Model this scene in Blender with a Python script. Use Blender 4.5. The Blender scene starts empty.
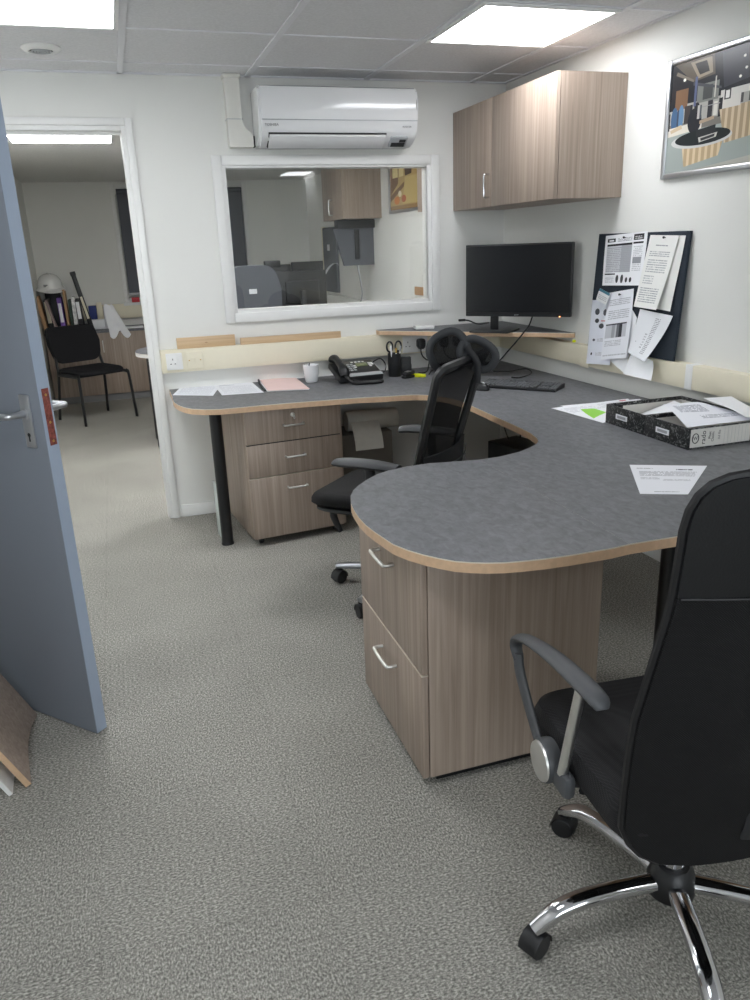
import bpy, bmesh, math, random
from mathutils import Vector, Matrix
random.seed(7)
S = bpy.context.scene
COL = S.collection
PI = math.pi
R = math.radians

# ------------------------------------------------------------------ camera
H = 1.45
F = 771.3258
CM = [[0.950056, -0.310078, -0.03528], [-0.12963, -0.289268, -0.94843], [0.283882, 0.905636, -0.315016]]
cd = bpy.data.cameras.new('camera')
cam = bpy.data.objects.new('camera', cd); COL.objects.link(cam)
cd.sensor_fit = 'VERTICAL'; cd.sensor_height = 24; cd.lens = F / 1000 * 24
cd.clip_start = 0.02
m = Matrix.Identity(4)
for i in range(3):
    m[i][0] = CM[0][i]; m[i][1] = -CM[1][i]; m[i][2] = -CM[2][i]
m[2][3] = H
cam.matrix_world = m
S.camera = cam


def ray(x, y):
    a, b = (x - 375) / F, (y - 500) / F
    return Vector([CM[0][i] * a + CM[1][i] * b + CM[2][i] for i in range(3)])


def atz(x, y, z):
    d = ray(x, y); t = (z - H) / d.z
    return Vector((d.x * t, d.y * t, z))


def aty(x, y, Y):
    d = ray(x, y); t = Y / d.y
    return Vector((d.x * t, Y, H + d.z * t))


def atp(x, y, o, n):
    d = ray(x, y); c = Vector((0, 0, H)); o = Vector(o); n = Vector(n)
    t = (o - c).dot(n) / d.dot(n)
    return c + d * t


# ------------------------------------------------------------------ colour / materials
def lin(c):
    return tuple(((v / 255) / 12.92 if v / 255 <= 0.04045 else ((v / 255 + 0.055) / 1.055) ** 2.4) for v in c) + (1,)


def newmat(name):
    m = bpy.data.materials.new(name); m.use_nodes = True
    nt = m.node_tree; b = nt.nodes['Principled BSDF']
    return m, nt, b


def mat(name, rgb, rough=0.5, metal=0.0, noise=0.0, scale=30, bump=0.0, bscale=200, spec=0.5, coat=0.0, stretch=(1, 1, 1)):
    """plain procedural surface: base colour with a slight noise variation and an optional fine bump"""
    m, nt, b = newmat(name)
    N, L = nt.nodes, nt.links
    tc = N.new('ShaderNodeTexCoord'); mp = N.new('ShaderNodeMapping'); mp.inputs['Scale'].default_value = stretch
    L.new(tc.outputs['Object'], mp.inputs['Vector'])
    nz = N.new('ShaderNodeTexNoise'); nz.inputs['Scale'].default_value = scale; nz.inputs['Detail'].default_value = 4
    L.new(mp.outputs['Vector'], nz.inputs['Vector'])
    rp = N.new('ShaderNodeValToRGB')
    c = lin(rgb)
    lo = tuple(v * (1 - noise) for v in c[:3]) + (1,); hi = tuple(min(1, v * (1 + noise)) for v in c[:3]) + (1,)
    rp.color_ramp.elements[0].position = .3; rp.color_ramp.elements[0].color = lo
    rp.color_ramp.elements[1].position = .7; rp.color_ramp.elements[1].color = hi
    L.new(nz.outputs['Fac'], rp.inputs['Fac']); L.new(rp.outputs['Color'], b.inputs['Base Color'])
    b.inputs['Roughness'].default_value = rough; b.inputs['Metallic'].default_value = metal
    b.inputs['Specular IOR Level'].default_value = spec
    b.inputs['Coat Weight'].default_value = coat
    if bump:
        n2 = N.new('ShaderNodeTexNoise'); n2.inputs['Scale'].default_value = bscale; n2.inputs['Detail'].default_value = 3
        L.new(mp.outputs['Vector'], n2.inputs['Vector'])
        bp = N.new('ShaderNodeBump'); bp.inputs['Strength'].default_value = bump; bp.inputs['Distance'].default_value = .002
        L.new(n2.outputs['Fac'], bp.inputs['Height']); L.new(bp.outputs['Normal'], b.inputs['Normal'])
    return m


def woodmat(name, dark, light, axis='z', sc=1.0, rough=.45):
    m, nt, b = newmat(name); N, L = nt.nodes, nt.links
    tc = N.new('ShaderNodeTexCoord'); mp = N.new('ShaderNodeMapping')
    s = {'z': (70, 70, 1.3), 'x': (1.3, 70, 70), 'y': (70, 1.3, 70)}[axis]
    mp.inputs['Scale'].default_value = tuple(v * sc for v in s)
    L.new(tc.outputs['Object'], mp.inputs['Vector'])
    nz = N.new('ShaderNodeTexNoise'); nz.inputs['Scale'].default_value = 1; nz.inputs['Detail'].default_value = 6
    nz.inputs['Distortion'].default_value = .6; nz.inputs['Roughness'].default_value = .62
    L.new(mp.outputs['Vector'], nz.inputs['Vector'])
    rp = N.new('ShaderNodeValToRGB'); e = rp.color_ramp.elements
    e[0].position = .24; e[0].color = lin(dark); e[1].position = .76; e[1].color = lin(light)
    L.new(nz.outputs['Fac'], rp.inputs['Fac'])
    m2 = N.new('ShaderNodeMapping'); m2.inputs['Scale'].default_value = tuple(v * sc * (.16 if v > 2 else .3) for v in s)
    L.new(tc.outputs['Object'], m2.inputs['Vector'])
    n2 = N.new('ShaderNodeTexNoise'); n2.inputs['Scale'].default_value = 1; n2.inputs['Detail'].default_value = 3
    L.new(m2.outputs['Vector'], n2.inputs['Vector'])
    mx = N.new('ShaderNodeMix'); mx.data_type = 'RGBA'; mx.blend_type = 'MULTIPLY'; mx.inputs['Factor'].default_value = .5
    r2 = N.new('ShaderNodeValToRGB'); r2.color_ramp.elements[0].position = .3; r2.color_ramp.elements[0].color = (.80, .79, .78, 1)
    r2.color_ramp.elements[1].position = .7; r2.color_ramp.elements[1].color = (1.1, 1.1, 1.1, 1)
    L.new(n2.outputs['Fac'], r2.inputs['Fac'])
    L.new(rp.outputs['Color'], mx.inputs['A']); L.new(r2.outputs['Color'], mx.inputs['B'])
    L.new(mx.outputs['Result'], b.inputs['Base Color'])
    b.inputs['Roughness'].default_value = rough
    return m


def meshfabric(name, rgb, rgb2, scale=160, rough=.75):
    """dark woven mesh: fine diagonal weave in colour and bump"""
    m, nt, b = newmat(name); N, L = nt.nodes, nt.links
    tc = N.new('ShaderNodeTexCoord')
    ws = []
    for d in ((1, .3, 1), (1, .3, -1)):
        mp = N.new('ShaderNodeMapping'); mp.inputs['Scale'].default_value = d
        L.new(tc.outputs['Object'], mp.inputs['Vector'])
        w = N.new('ShaderNodeTexWave'); w.wave_type = 'BANDS'; w.bands_direction = 'DIAGONAL'
        w.inputs['Scale'].default_value = scale / 2; L.new(mp.outputs['Vector'], w.inputs['Vector']); ws.append(w)
    mu = N.new('ShaderNodeMath'); mu.operation = 'MULTIPLY'
    L.new(ws[0].outputs['Fac'], mu.inputs[0]); L.new(ws[1].outputs['Fac'], mu.inputs[1])
    rp = N.new('ShaderNodeValToRGB'); rp.color_ramp.elements[0].color = lin(rgb); rp.color_ramp.elements[1].color = lin(rgb2)
    L.new(mu.outputs[0], rp.inputs['Fac']); L.new(rp.outputs['Color'], b.inputs['Base Color'])
    bp = N.new('ShaderNodeBump'); bp.inputs['Strength'].default_value = .5; bp.inputs['Distance'].default_value = .002
    L.new(mu.outputs[0], bp.inputs['Height']); L.new(bp.outputs['Normal'], b.inputs['Normal'])
    b.inputs['Roughness'].default_value = rough; b.inputs['Specular IOR Level'].default_value = .3
    return m


def carpetmat(name):
    m, nt, b = newmat(name); N, L = nt.nodes, nt.links
    tc = N.new('ShaderNodeTexCoord')
    def nz(scale, sx, sy, det=3):
        mp = N.new('ShaderNodeMapping'); mp.inputs['Scale'].default_value = (sx, sy, 1)
        L.new(tc.outputs['Object'], mp.inputs['Vector'])
        n = N.new('ShaderNodeTexNoise'); n.inputs['Scale'].default_value = scale; n.inputs['Detail'].default_value = det
        n.inputs['Roughness'].default_value = .7
        L.new(mp.outputs['Vector'], n.inputs['Vector']); return n
    a = nz(165, 1.3, .8); c = nz(165, .8, 1.3)
    ck = N.new('ShaderNodeTexChecker'); ck.inputs['Scale'].default_value = 2.0
    mo = N.new('ShaderNodeMapping'); mo.inputs['Location'].default_value = (.22, .09, .13)
    L.new(tc.outputs['Object'], mo.inputs['Vector']); L.new(mo.outputs['Vector'], ck.inputs['Vector'])
    mx = N.new('ShaderNodeMix'); L.new(ck.outputs['Fac'], mx.inputs['Factor'])
    L.new(a.outputs['Fac'], mx.inputs['A']); L.new(c.outputs['Fac'], mx.inputs['B'])
    rp = N.new('ShaderNodeValToRGB'); e = rp.color_ramp.elements
    e[0].position = .33; e[0].color = lin((98, 97, 93)); e[1].position = .69; e[1].color = lin((214, 211, 203))
    k = e.new(.5); k.color = lin((151, 149, 143))
    L.new(mx.outputs['Result'], rp.inputs['Fac'])
    big = nz(1.6, 1, 1, 2)
    r2 = N.new('ShaderNodeValToRGB'); r2.color_ramp.elements[0].position = .3; r2.color_ramp.elements[0].color = (.88, .88, .87, 1)
    r2.color_ramp.elements[1].position = .7; r2.color_ramp.elements[1].color = (1.06, 1.06, 1.05, 1)
    L.new(big.outputs['Fac'], r2.inputs['Fac'])
    mm = N.new('ShaderNodeMix'); mm.data_type = 'RGBA'; mm.blend_type = 'MULTIPLY'; mm.inputs['Factor'].default_value = 1
    L.new(rp.outputs['Color'], mm.inputs['A']); L.new(r2.outputs['Color'], mm.inputs['B'])
    # faint joints between the half-metre carpet tiles
    br = N.new('ShaderNodeTexBrick'); br.offset = 0; br.inputs['Scale'].default_value = 1
    br.inputs['Brick Width'].default_value = .5; br.inputs['Row Height'].default_value = .5; br.inputs['Mortar Size'].default_value = .003
    br.inputs['Color1'].default_value = (1, 1, 1, 1); br.inputs['Color2'].default_value = (1, 1, 1, 1); br.inputs['Mortar'].default_value = (.72, .72, .72, 1)
    L.new(mo.outputs['Vector'], br.inputs['Vector'])
    m3 = N.new('ShaderNodeMix'); m3.data_type = 'RGBA'; m3.blend_type = 'MULTIPLY'; m3.inputs['Factor'].default_value = .3
    L.new(mm.outputs['Result'], m3.inputs['A']); L.new(br.outputs['Color'], m3.inputs['B'])
    L.new(m3.outputs['Result'], b.inputs['Base Color'])
    bp = N.new('ShaderNodeBump'); bp.inputs['Strength'].default_value = .6; bp.inputs['Distance'].default_value = .004
    L.new(mx.outputs['Result'], bp.inputs['Height']); L.new(bp.outputs['Normal'], b.inputs['Normal'])
    b.inputs['Roughness'].default_value = .95; b.inputs['Specular IOR Level'].default_value = .15
    return m


def desktopmat(name):
    m, nt, b = newmat(name); N, L = nt.nodes, nt.links
    tc = N.new('ShaderNodeTexCoord')
    def nz(scale, det, dist=0, st=(1, 1, 1)):
        mp = N.new('ShaderNodeMapping'); mp.inputs['Scale'].default_value = st
        L.new(tc.outputs['Object'], mp.inputs['Vector'])
        n = N.new('ShaderNodeTexNoise'); n.inputs['Scale'].default_value = scale; n.inputs['Detail'].default_value = det
        n.inputs['Distortion'].default_value = dist; n.inputs['Roughness'].default_value = .65
        L.new(mp.outputs['Vector'], n.inputs['Vector']); return n
    a = nz(44, 7, .6, (1, .6, 1)); rp = N.new('ShaderNodeValToRGB'); e = rp.color_ramp.elements
    e[0].position = .3; e[0].color = lin((95, 96, 99)); e[1].position = .72; e[1].color = lin((124, 125, 129))
    L.new(a.outputs['Fac'], rp.inputs['Fac']); L.new(rp.outputs['Color'], b.inputs['Base Color'])
    r = nz(90, 3); rr = N.new('ShaderNodeMapRange'); rr.inputs['To Min'].default_value = .42; rr.inputs['To Max'].default_value = .55
    L.new(r.outputs['Fac'], rr.inputs['Value']); L.new(rr.outputs['Result'], b.inputs['Roughness'])
    b.inputs['Specular IOR Level'].default_value = .28
    return m


def marblemat(name):
    """black and white cloud paper of box files"""
    m, nt, b = newmat(name); N, L = nt.nodes, nt.links
    tc = N.new('ShaderNodeTexCoord')
    n = N.new('ShaderNodeTexNoise'); n.inputs['Scale'].default_value = 75; n.inputs['Detail'].default_value = 5; n.inputs['Distortion'].default_value = 1.5
    L.new(tc.outputs['Object'], n.inputs['Vector'])
    rp = N.new('ShaderNodeValToRGB'); e = rp.color_ramp.elements
    e[0].position = .52; e[0].color = lin((24, 26, 28)); e[1].position = .72; e[1].color = lin((150, 152, 150))
    L.new(n.outputs['Fac'], rp.inputs['Fac']); L.new(rp.outputs['Color'], b.inputs['Base Color'])
    b.inputs['Roughness'].default_value = .5
    return m


def print_mat(name, base, shapes, rough=.6, rot=False):
    """printed matter: shapes are drawn in UV space, later ones on top.
    ('poly', rgb, pts) ('rect', rgb, u0,v0,u1,v1) ('ell', rgb, cu,cv,ru,rv) ('text', rgb, u0,v0,u1,v1,lines)
    ('slat', rgb1, rgb2, pts, n)"""
    m, nt, b = newmat(name); N, L = nt.nodes, nt.links
    uv = N.new('ShaderNodeUVMap'); sep = N.new('ShaderNodeSeparateXYZ'); L.new(uv.outputs['UV'], sep.inputs[0])
    h1 = N.new('ShaderNodeCombineXYZ'); h1.inputs[2].default_value = 1
    L.new(sep.outputs['X'], h1.inputs[0]); L.new(sep.outputs['Y'], h1.inputs[1])
    def math_(op, a, c=None):
        q = N.new('ShaderNodeMath'); q.operation = op
        for i, v in enumerate((a, c)):
            if v is None: continue
            if isinstance(v, (int, float)): q.inputs[i].default_value = v
            else: L.new(v, q.inputs[i])
        return q.outputs[0]
    def poly(pts):
        area = sum(pts[i][0] * pts[(i + 1) % len(pts)][1] - pts[(i + 1) % len(pts)][0] * pts[i][1] for i in range(len(pts)))
        if area < 0: pts = pts[::-1]
        out = None
        for i in range(len(pts)):
            (x0, y0), (x1, y1) = pts[i], pts[(i + 1) % len(pts)]
            a, bb = -(y1 - y0), (x1 - x0); c = -(a * x0 + bb * y0)
            d = N.new('ShaderNodeVectorMath'); d.operation = 'DOT_PRODUCT'; d.inputs[1].default_value = (a, bb, c)
            L.new(h1.outputs[0], d.inputs[0])
            g = math_('GREATER_THAN', d.outputs['Value'], 0.0)
            out = g if out is None else math_('MULTIPLY', out, g)
        return out
    cur = None
    base_c = lin(base)
    def over(col, fac):
        nonlocal cur
        x = N.new('ShaderNodeMix'); x.data_type = 'RGBA'
        if cur is None: x.inputs['A'].default_value = base_c
        else: L.new(cur, x.inputs['A'])
        if isinstance(col, tuple): x.inputs['B'].default_value = col
        else: L.new(col, x.inputs['B'])
        L.new(fac, x.inputs['Factor']); cur = x.outputs['Result']
    for s in shapes:
        k = s[0]
        if k == 'poly': over(lin(s[1]), poly(s[2]))
        elif k == 'rect':
            u0, v0, u1, v1 = s[2:6]; over(lin(s[1]), poly([(u0, v0), (u1, v0), (u1, v1), (u0, v1)]))
        elif k == 'ell':
            cu, cv, ru, rv = s[2:6]
            du = math_('DIVIDE', math_('SUBTRACT', sep.outputs['X'], cu), ru); dv = math_('DIVIDE', math_('SUBTRACT', sep.outputs['Y'], cv), rv)
            over(lin(s[1]), math_('LESS_THAN', math_('ADD', math_('MULTIPLY', du, du), math_('MULTIPLY', dv, dv)), 1.0))
        elif k == 'text':
            u0, v0, u1, v1, n = s[2:7]
            f = poly([(u0, v0), (u1, v0), (u1, v1), (u0, v1)])
            t = math_('FRACT', math_('MULTIPLY', math_('DIVIDE', math_('SUBTRACT', sep.outputs['Y'], v0), v1 - v0), n))
            line = math_('LESS_THAN', t, .5)
            sc = N.new('ShaderNodeCombineXYZ')
            L.new(math_('MULTIPLY', sep.outputs['X'], 38.0), sc.inputs[0])
            L.new(math_('MULTIPLY', math_('FLOOR', math_('MULTIPLY', math_('DIVIDE', math_('SUBTRACT', sep.outputs['Y'], v0), v1 - v0), n)), 7.3), sc.inputs[1])
            nz = N.new('ShaderNodeTexNoise'); nz.inputs['Scale'].default_value = 1; nz.inputs['Detail'].default_value = 1; L.new(sc.outputs[0], nz.inputs['Vector'])
            word = math_('GREATER_THAN', nz.outputs['Fac'], .42)
            over(lin(s[1]), math_('MULTIPLY', f, math_('MULTIPLY', line, word)))
        elif k == 'slat':
            f = poly(s[3]); x0 = min(p[0] for p in s[3]); x1 = max(p[0] for p in s[3])
            t = math_('FRACT', math_('MULTIPLY', math_('DIVIDE', math_('SUBTRACT', sep.outputs['X'], x0), x1 - x0), s[4]))
            over(lin(s[1]), f); over(lin(s[2]), math_('MULTIPLY', f, math_('LESS_THAN', t, .45)))
    if cur is not None: L.new(cur, b.inputs['Base Color'])
    else: b.inputs['Base Color'].default_value = base_c
    b.inputs['Roughness'].default_value = rough; b.inputs['Specular IOR Level'].default_value = .3
    return m


def glassmat(name, tint=(.97, .98, .98, 1)):
    m, nt, b = newmat(name); N, L = nt.nodes, nt.links
    N.remove(b); out = N['Material Output']
    tr = N.new('ShaderNodeBsdfTransparent'); tr.inputs[0].default_value = tint
    gl = N.new('ShaderNodeBsdfGlossy'); gl.inputs['Roughness'].default_value = .01
    fr = N.new('ShaderNodeFresnel'); fr.inputs['IOR'].default_value = 1.5
    mx = N.new('ShaderNodeMixShader'); L.new(fr.outputs[0], mx.inputs[0]); L.new(tr.outputs[0], mx.inputs[1]); L.new(gl.outputs[0], mx.inputs[2])
    L.new(mx.outputs[0], out.inputs['Surface'])
    return m


def sheer(m_, amount, scale=260):
    """open weave: lets part of what lies behind show through"""
    nt = m_.node_tree; N, L = nt.nodes, nt.links
    tr = N.new('ShaderNodeBsdfTransparent'); mx = N.new('ShaderNodeMixShader'); mx.inputs[0].default_value = amount
    L.new(N['Principled BSDF'].outputs[0], mx.inputs[1]); L.new(tr.outputs[0], mx.inputs[2]); L.new(mx.outputs[0], N['Material Output'].inputs['Surface'])
    return m_


def emis(name, rgb, strength):
    m, nt, b = newmat(name)
    b.inputs['Base Color'].default_value = lin((235, 235, 235)); b.inputs['Emission Color'].default_value = lin(rgb)
    b.inputs['Emission Strength'].default_value = strength
    return m


def ceilmat(name, rgb):
    m = mat(name, rgb, .9, noise=.06, scale=90, bump=.5, bscale=160, spec=.2)
    return m


# ------------------------------------------------------------------ mesh builder
class MB:
    def __init__(s): s.v = []; s.f = []; s.mi = []; s.uv = {}

    def add(s, vs, fs, mi=0, M=None, uvs=None):
        o = len(s.v)
        for i, v in enumerate(vs):
            v = Vector(v)
            if M is not None: v = M @ v
            s.v.append(v)
            if uvs: s.uv[o + i] = uvs[i]
        for f in fs:
            s.f.append([o + i for i in f]); s.mi.append(mi)
        return s

    def bm(s, bm_, mi=0, M=None):
        bm_.verts.index_update()
        s.add([v.co.copy() for v in bm_.verts], [[v.index for v in f.verts] for f in bm_.faces], mi, M); bm_.free(); return s

    def box(s, x0, x1, y0, y1, z0, z1, bev=0, mi=0, M=None, seg=2):
        b = bmesh.new(); bmesh.ops.create_cube(b, size=1)
        for v in b.verts:
            v.co = Vector(((x0 + x1) / 2 + v.co.x * (x1 - x0), (y0 + y1) / 2 + v.co.y * (y1 - y0), (z0 + z1) / 2 + v.co.z * (z1 - z0)))
        if bev: bmesh.ops.bevel(b, geom=b.edges[:], offset=bev, segments=seg, affect='EDGES', profile=.5)
        return s.bm(b, mi, M)

    def tube(s, pts, r, seg=10, closed=False, mi=0, M=None, sub=0, sq=None):
        P = [Vector(p) for p in pts]; n = len(P)
        rr = list(r) if isinstance(r, (list, tuple)) else [r] * n
        if sub:
            Q = []; q = []
            rng = range(n if closed else n - 1)
            for i in rng:
                g = (lambda k: P[k % n]) if closed else (lambda k: P[max(0, min(n - 1, k))])
                gr = (lambda k: rr[k % n]) if closed else (lambda k: rr[max(0, min(n - 1, k))])
                p0, p1, p2, p3 = g(i - 1), g(i), g(i + 1), g(i + 2)
                for j in range(sub):
                    t = j / sub
                    Q.append(.5 * ((2 * p1) + (p2 - p0) * t + (2 * p0 - 5 * p1 + 4 * p2 - p3) * t * t + (3 * p1 - p0 - 3 * p2 + p3) * t ** 3))
                    q.append(gr(i) * (1 - t) + gr(i + 1) * t)
            if not closed: Q.append(P[-1]); q.append(rr[-1])
            P, rr, n = Q, q, len(Q)
        T = []
        for i in range(n):
            a = P[(i - 1) % n] if closed or i > 0 else P[i]; b = P[(i + 1) % n] if closed or i < n - 1 else P[i]
            T.append((b - a).normalized())
        up = Vector((0, 0, 1)) if abs(T[0].z) < .9 else Vector((1, 0, 0))
        nx = T[0].cross(up).normalized(); vs = []
        for i in range(n):
            if i: nx = (T[i - 1].rotation_difference(T[i]) @ nx).normalized()
            ny = T[i].cross(nx).normalized()
            sx, sy = (1, 1) if sq is None else sq
            for k in range(seg):
                a = 2 * PI * k / seg
                vs.append(P[i] + (nx * math.cos(a) * sx + ny * math.sin(a) * sy) * rr[i])
        fs = []
        for i in range(n if closed else n - 1):
            j = (i + 1) % n
            for k in range(seg):
                l = (k + 1) % seg
                fs.append([i * seg + k, i * seg + l, j * seg + l, j * seg + k])
        if not closed:
            fs.append([k for k in range(seg)][::-1]); fs.append([(n - 1) * seg + k for k in range(seg)])
        return s.add(vs, fs, mi, M)

    def lathe(s, prof, seg=24, mi=0, M=None):
        vs = []; fs = []
        for r, z in prof:
            for k in range(seg):
                a = 2 * PI * k / seg; vs.append((r * math.cos(a), r * math.sin(a), z))
        n = len(prof)
        for i in range(n - 1):
            for k in range(seg):
                l = (k + 1) % seg; fs.append([i * seg + k, i * seg + l, (i + 1) * seg + l, (i + 1) * seg + k])
        if prof[0][0] > 1e-6: fs.append([k for k in range(seg)][::-1])
        if prof[-1][0] > 1e-6: fs.append([(n - 1) * seg + k for k in range(seg)])
        return s.add(vs, fs, mi, M)

    def prism(s, poly, z0, z1, top=0, side=0, M=None, bot=None):
        n = len(poly)
        vs = [(p[0], p[1], z0) for p in poly] + [(p[0], p[1], z1) for p in poly]
        ar = sum(poly[i][0] * poly[(i + 1) % n][1] - poly[(i + 1) % n][0] * poly[i][1] for i in range(n))
        idx = list(range(n)) if ar > 0 else list(range(n))[::-1]
        s.add(vs, [[n + i for i in idx]], top, M)
        o = len(s.v) - 2 * n
        s.f.append([o + i for i in idx[::-1]]); s.mi.append(side if bot is None else bot)
        for k in range(n):
            i, j = idx[k], idx[(k + 1) % n]
            s.f.append([o + i, o + j, o + n + j, o + n + i]); s.mi.append(side)
        return s

    def sheet(s, fn, nu, nv, th=.0008, mi=0, M=None, back=None):
        """a thin solid sheet from fn(u,v)->point, with UVs"""
        g = [[Vector(fn(i / nu, j / nv)) for i in range(nu + 1)] for j in range(nv + 1)]
        def nrm(i, j):
            a = g[j][min(i + 1, nu)] - g[j][max(i - 1, 0)]; b = g[min(j + 1, nv)][i] - g[max(j - 1, 0)][i]
            c = a.cross(b); return c.normalized() if c.length > 1e-12 else Vector((0, 0, 1))
        W = nu + 1; vs = []; uv = []
        for j in range(nv + 1):
            for i in range(W): vs.append(g[j][i]); uv.append((i / nu, j / nv))
        for j in range(nv + 1):
            for i in range(W): vs.append(g[j][i] - nrm(i, j) * th); uv.append((i / nu, j / nv))
        o = W * (nv + 1); fs = []; fb = []
        for j in range(nv):
            for i in range(nu):
                a = j * W + i; fs.append([a, a + 1, a + W + 1, a + W]); fb.append([o + a, o + a + W, o + a + W + 1, o + a + 1])
        for i in range(nu):
            fb.append([i, o + i, o + i + 1, i + 1]); a = nv * W + i; fb.append([a, a + 1, o + a + 1, o + a])
        for j in range(nv):
            a = j * W; fb.append([a, a + W, o + a + W, o + a]); a = j * W + nu; fb.append([a, o + a, o + a + W, a + W])
        st = len(s.v); s.add(vs, fs, mi, M, uv)
        for f in fb: s.f.append([st + k for k in f]); s.mi.append(mi if back is None else back)
        return s

    def build(s, name, mats, parent=None, label=None, loc=None, rz=0, smooth=True, ang=40):
        me = bpy.data.meshes.new(name); me.from_pydata([tuple(v) for v in s.v], [], s.f)
        if not isinstance(mats, (list, tuple)): mats = [mats]
        for q in mats: me.materials.append(q)
        for p, k in zip(me.polygons, s.mi): p.material_index = k; p.use_smooth = smooth
        if s.uv:
            ul = me.uv_layers.new(name='UVMap')
            for lp in me.loops:
                if lp.vertex_index in s.uv: ul.data[lp.index].uv = s.uv[lp.vertex_index]
        b = bmesh.new(); b.from_mesh(me); bmesh.ops.recalc_face_normals(b, faces=b.faces[:]); b.to_mesh(me); b.free()
        if smooth: me.set_sharp_from_angle(angle=R(ang))
        me.update()
        o = bpy.data.objects.new(name, me); COL.objects.link(o)
        if parent: o.parent = parent
        if loc is not None: o.location = loc
        if rz: o.rotation_euler.z = rz
        if label: o['label'] = label
        return o


def tag(o, label, cat, group=None):
    o['label'] = label; o['category'] = cat
    if group: o['group'] = group
    return o


def thing(name, label, cat, loc=(0, 0, 0), rz=0, group=None, rot=None):
    o = bpy.data.objects.new(name, None); COL.objects.link(o); o.empty_display_size = .1
    o.location = loc; o.rotation_euler = rot if rot is not None else (0, 0, rz)
    return tag(o, label, cat, group)


def struct(o):
    o['kind'] = 'structure'; return o


def text(name, body, size, mt, parent, M, depth=.0006, align='CENTER'):
    cu = bpy.data.curves.new(name, 'FONT'); cu.body = body; cu.size = size; cu.extrude = depth; cu.align_x = align; cu.align_y = 'CENTER'
    cu.resolution_u = 3
    t = bpy.data.objects.new(name, cu); COL.objects.link(t)
    dg = bpy.context.evaluated_depsgraph_get(); me = bpy.data.meshes.new_from_object(t.evaluated_get(dg)); me.name = name
    bpy.data.objects.remove(t); me.transform(M); me.materials.clear(); me.materials.append(mt)
    o = bpy.data.objects.new(name, me); COL.objects.link(o); o.parent = parent
    return o


def basis(x, y, z, o):
    M = Matrix.Identity(4)
    for i in range(3): M[i][0] = x[i]; M[i][1] = y[i]; M[i][2] = z[i]; M[i][3] = o[i]
    return M


def rotz(a, o=(0, 0, 0)): return Matrix.Translation(o) @ Matrix.Rotation(a, 4, 'Z')


def copy_thing(r, loc, rz, label, group=None):
    n = r.copy(); COL.objects.link(n); n.location = loc; n.rotation_euler.z = rz; n['label'] = label
    if group: n['group'] = group
    for c in list(r.children):
        d = c.copy(); COL.objects.link(d); d.parent = n
        for g in list(c.children):
            e = g.copy(); COL.objects.link(e); e.parent = d
    return n


def fillet(pts, rads, seg=10):
    """round the corners of a closed polygon"""
    out = []; n = len(pts)
    for i in range(n):
        p, a, b = Vector(pts[i]), Vector(pts[i - 1]), Vector(pts[(i + 1) % n]); r = rads[i]
        if r <= 0: out.append(p); continue
        u, v = (a - p).normalized(), (b - p).normalized()
        an = u.angle(v); t = min(r / math.tan(an / 2), (a - p).length * .499, (b - p).length * .499)
        r = t * math.tan(an / 2); c = p + (u + v).normalized() * (r / math.sin(an / 2))
        s, e = p + u * t, p + v * t
        a0 = math.atan2((s - c).y, (s - c).x); a1 = math.atan2((e - c).y, (e - c).x)
        while a1 - a0 > PI: a1 -= 2 * PI
        while a1 - a0 < -PI: a1 += 2 * PI
        for k in range(seg + 1):
            q = a0 + (a1 - a0) * k / seg; out.append(Vector((c.x + r * math.cos(q), c.y + r * math.sin(q))))
    return [(p.x, p.y) for p in out]


# ------------------------------------------------------------------ palette
M_ = {}
M_['wall'] = mat('white_wall_paint', (226, 226, 222), .85, noise=.012, scale=3, bump=.12, bscale=120, spec=.25)
M_['trim'] = mat('white_gloss_paint', (228, 228, 226), .4, noise=.01, spec=.4)
M_['ceil'] = ceilmat('mineral_ceiling_tile', (218, 218, 220))
M_['ceil2'] = ceilmat('plain_ceiling_paint', (214, 214, 211))
M_['pipe'] = mat('off_white_plastic', (222, 220, 213), .45, noise=.01)
M_['tbar'] = mat('white_grid_metal', (222, 222, 226), .5, noise=.01)
M_['greygap'] = mat('grey_gap', (128, 128, 130), .9)  # plain grey for lettering, badge and plinth
M_['carpet'] = carpetmat('grey_carpet_tiles')
M_['oak'] = woodmat('grey_oak_laminate', (136, 120, 108), (180, 164, 150))
M_['oakh'] = woodmat('grey_oak_laminate_across', (136, 120, 108), (180, 164, 150), 'x')
M_['edge'] = mat('beech_edge_band', (206, 174, 142), .5, noise=.08, scale=60)
M_['edgelight'] = mat('pale_edge_line', (222, 212, 196), .5)
M_['beech'] = woodmat('pale_pine', (190, 160, 124), (222, 194, 158), 'x')
M_['desk'] = desktopmat('dark_grey_linoleum')
M_['black'] = mat('black_plastic', (30, 31, 33), .42, noise=.05)
M_['blackmat'] = mat('matt_black_plastic', (34, 35, 38), .6, noise=.05)
M_['armgrey'] = mat('charcoal_soft_plastic', (72, 74, 77), .5, noise=.05)
M_['armdark'] = mat('dark_charcoal_plastic', (54, 56, 59), .5, noise=.05)
M_['key'] = mat('grey_key_plastic', (104, 106, 110), .45)
M_['blackmetal'] = mat('black_painted_metal', (22, 23, 25), .35)
M_['leather'] = mat('black_leatherette', (14, 15, 18), .38, noise=.08, bump=.25, bscale=300, spec=.5)
M_['mesh'] = meshfabric('black_mesh_fabric', (5, 5, 6), (26, 26, 28), 300)
M_['sheer'] = sheer(meshfabric('open_black_mesh', (10, 10, 12), (40, 40, 43), 300), .30)
M_['seatmesh'] = meshfabric('black_seat_fabric', (26, 26, 28), (58, 58, 60), 300)
M_['fabric'] = mat('black_upholstery', (34, 34, 36), .95, noise=.25, scale=220, bump=.4, bscale=400, spec=.15)
M_['chrome'] = mat('chrome', (215, 215, 218), .08, 1.0)
M_['steel'] = mat('brushed_steel', (226, 225, 222), .38, 1.0, noise=.03)
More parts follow.
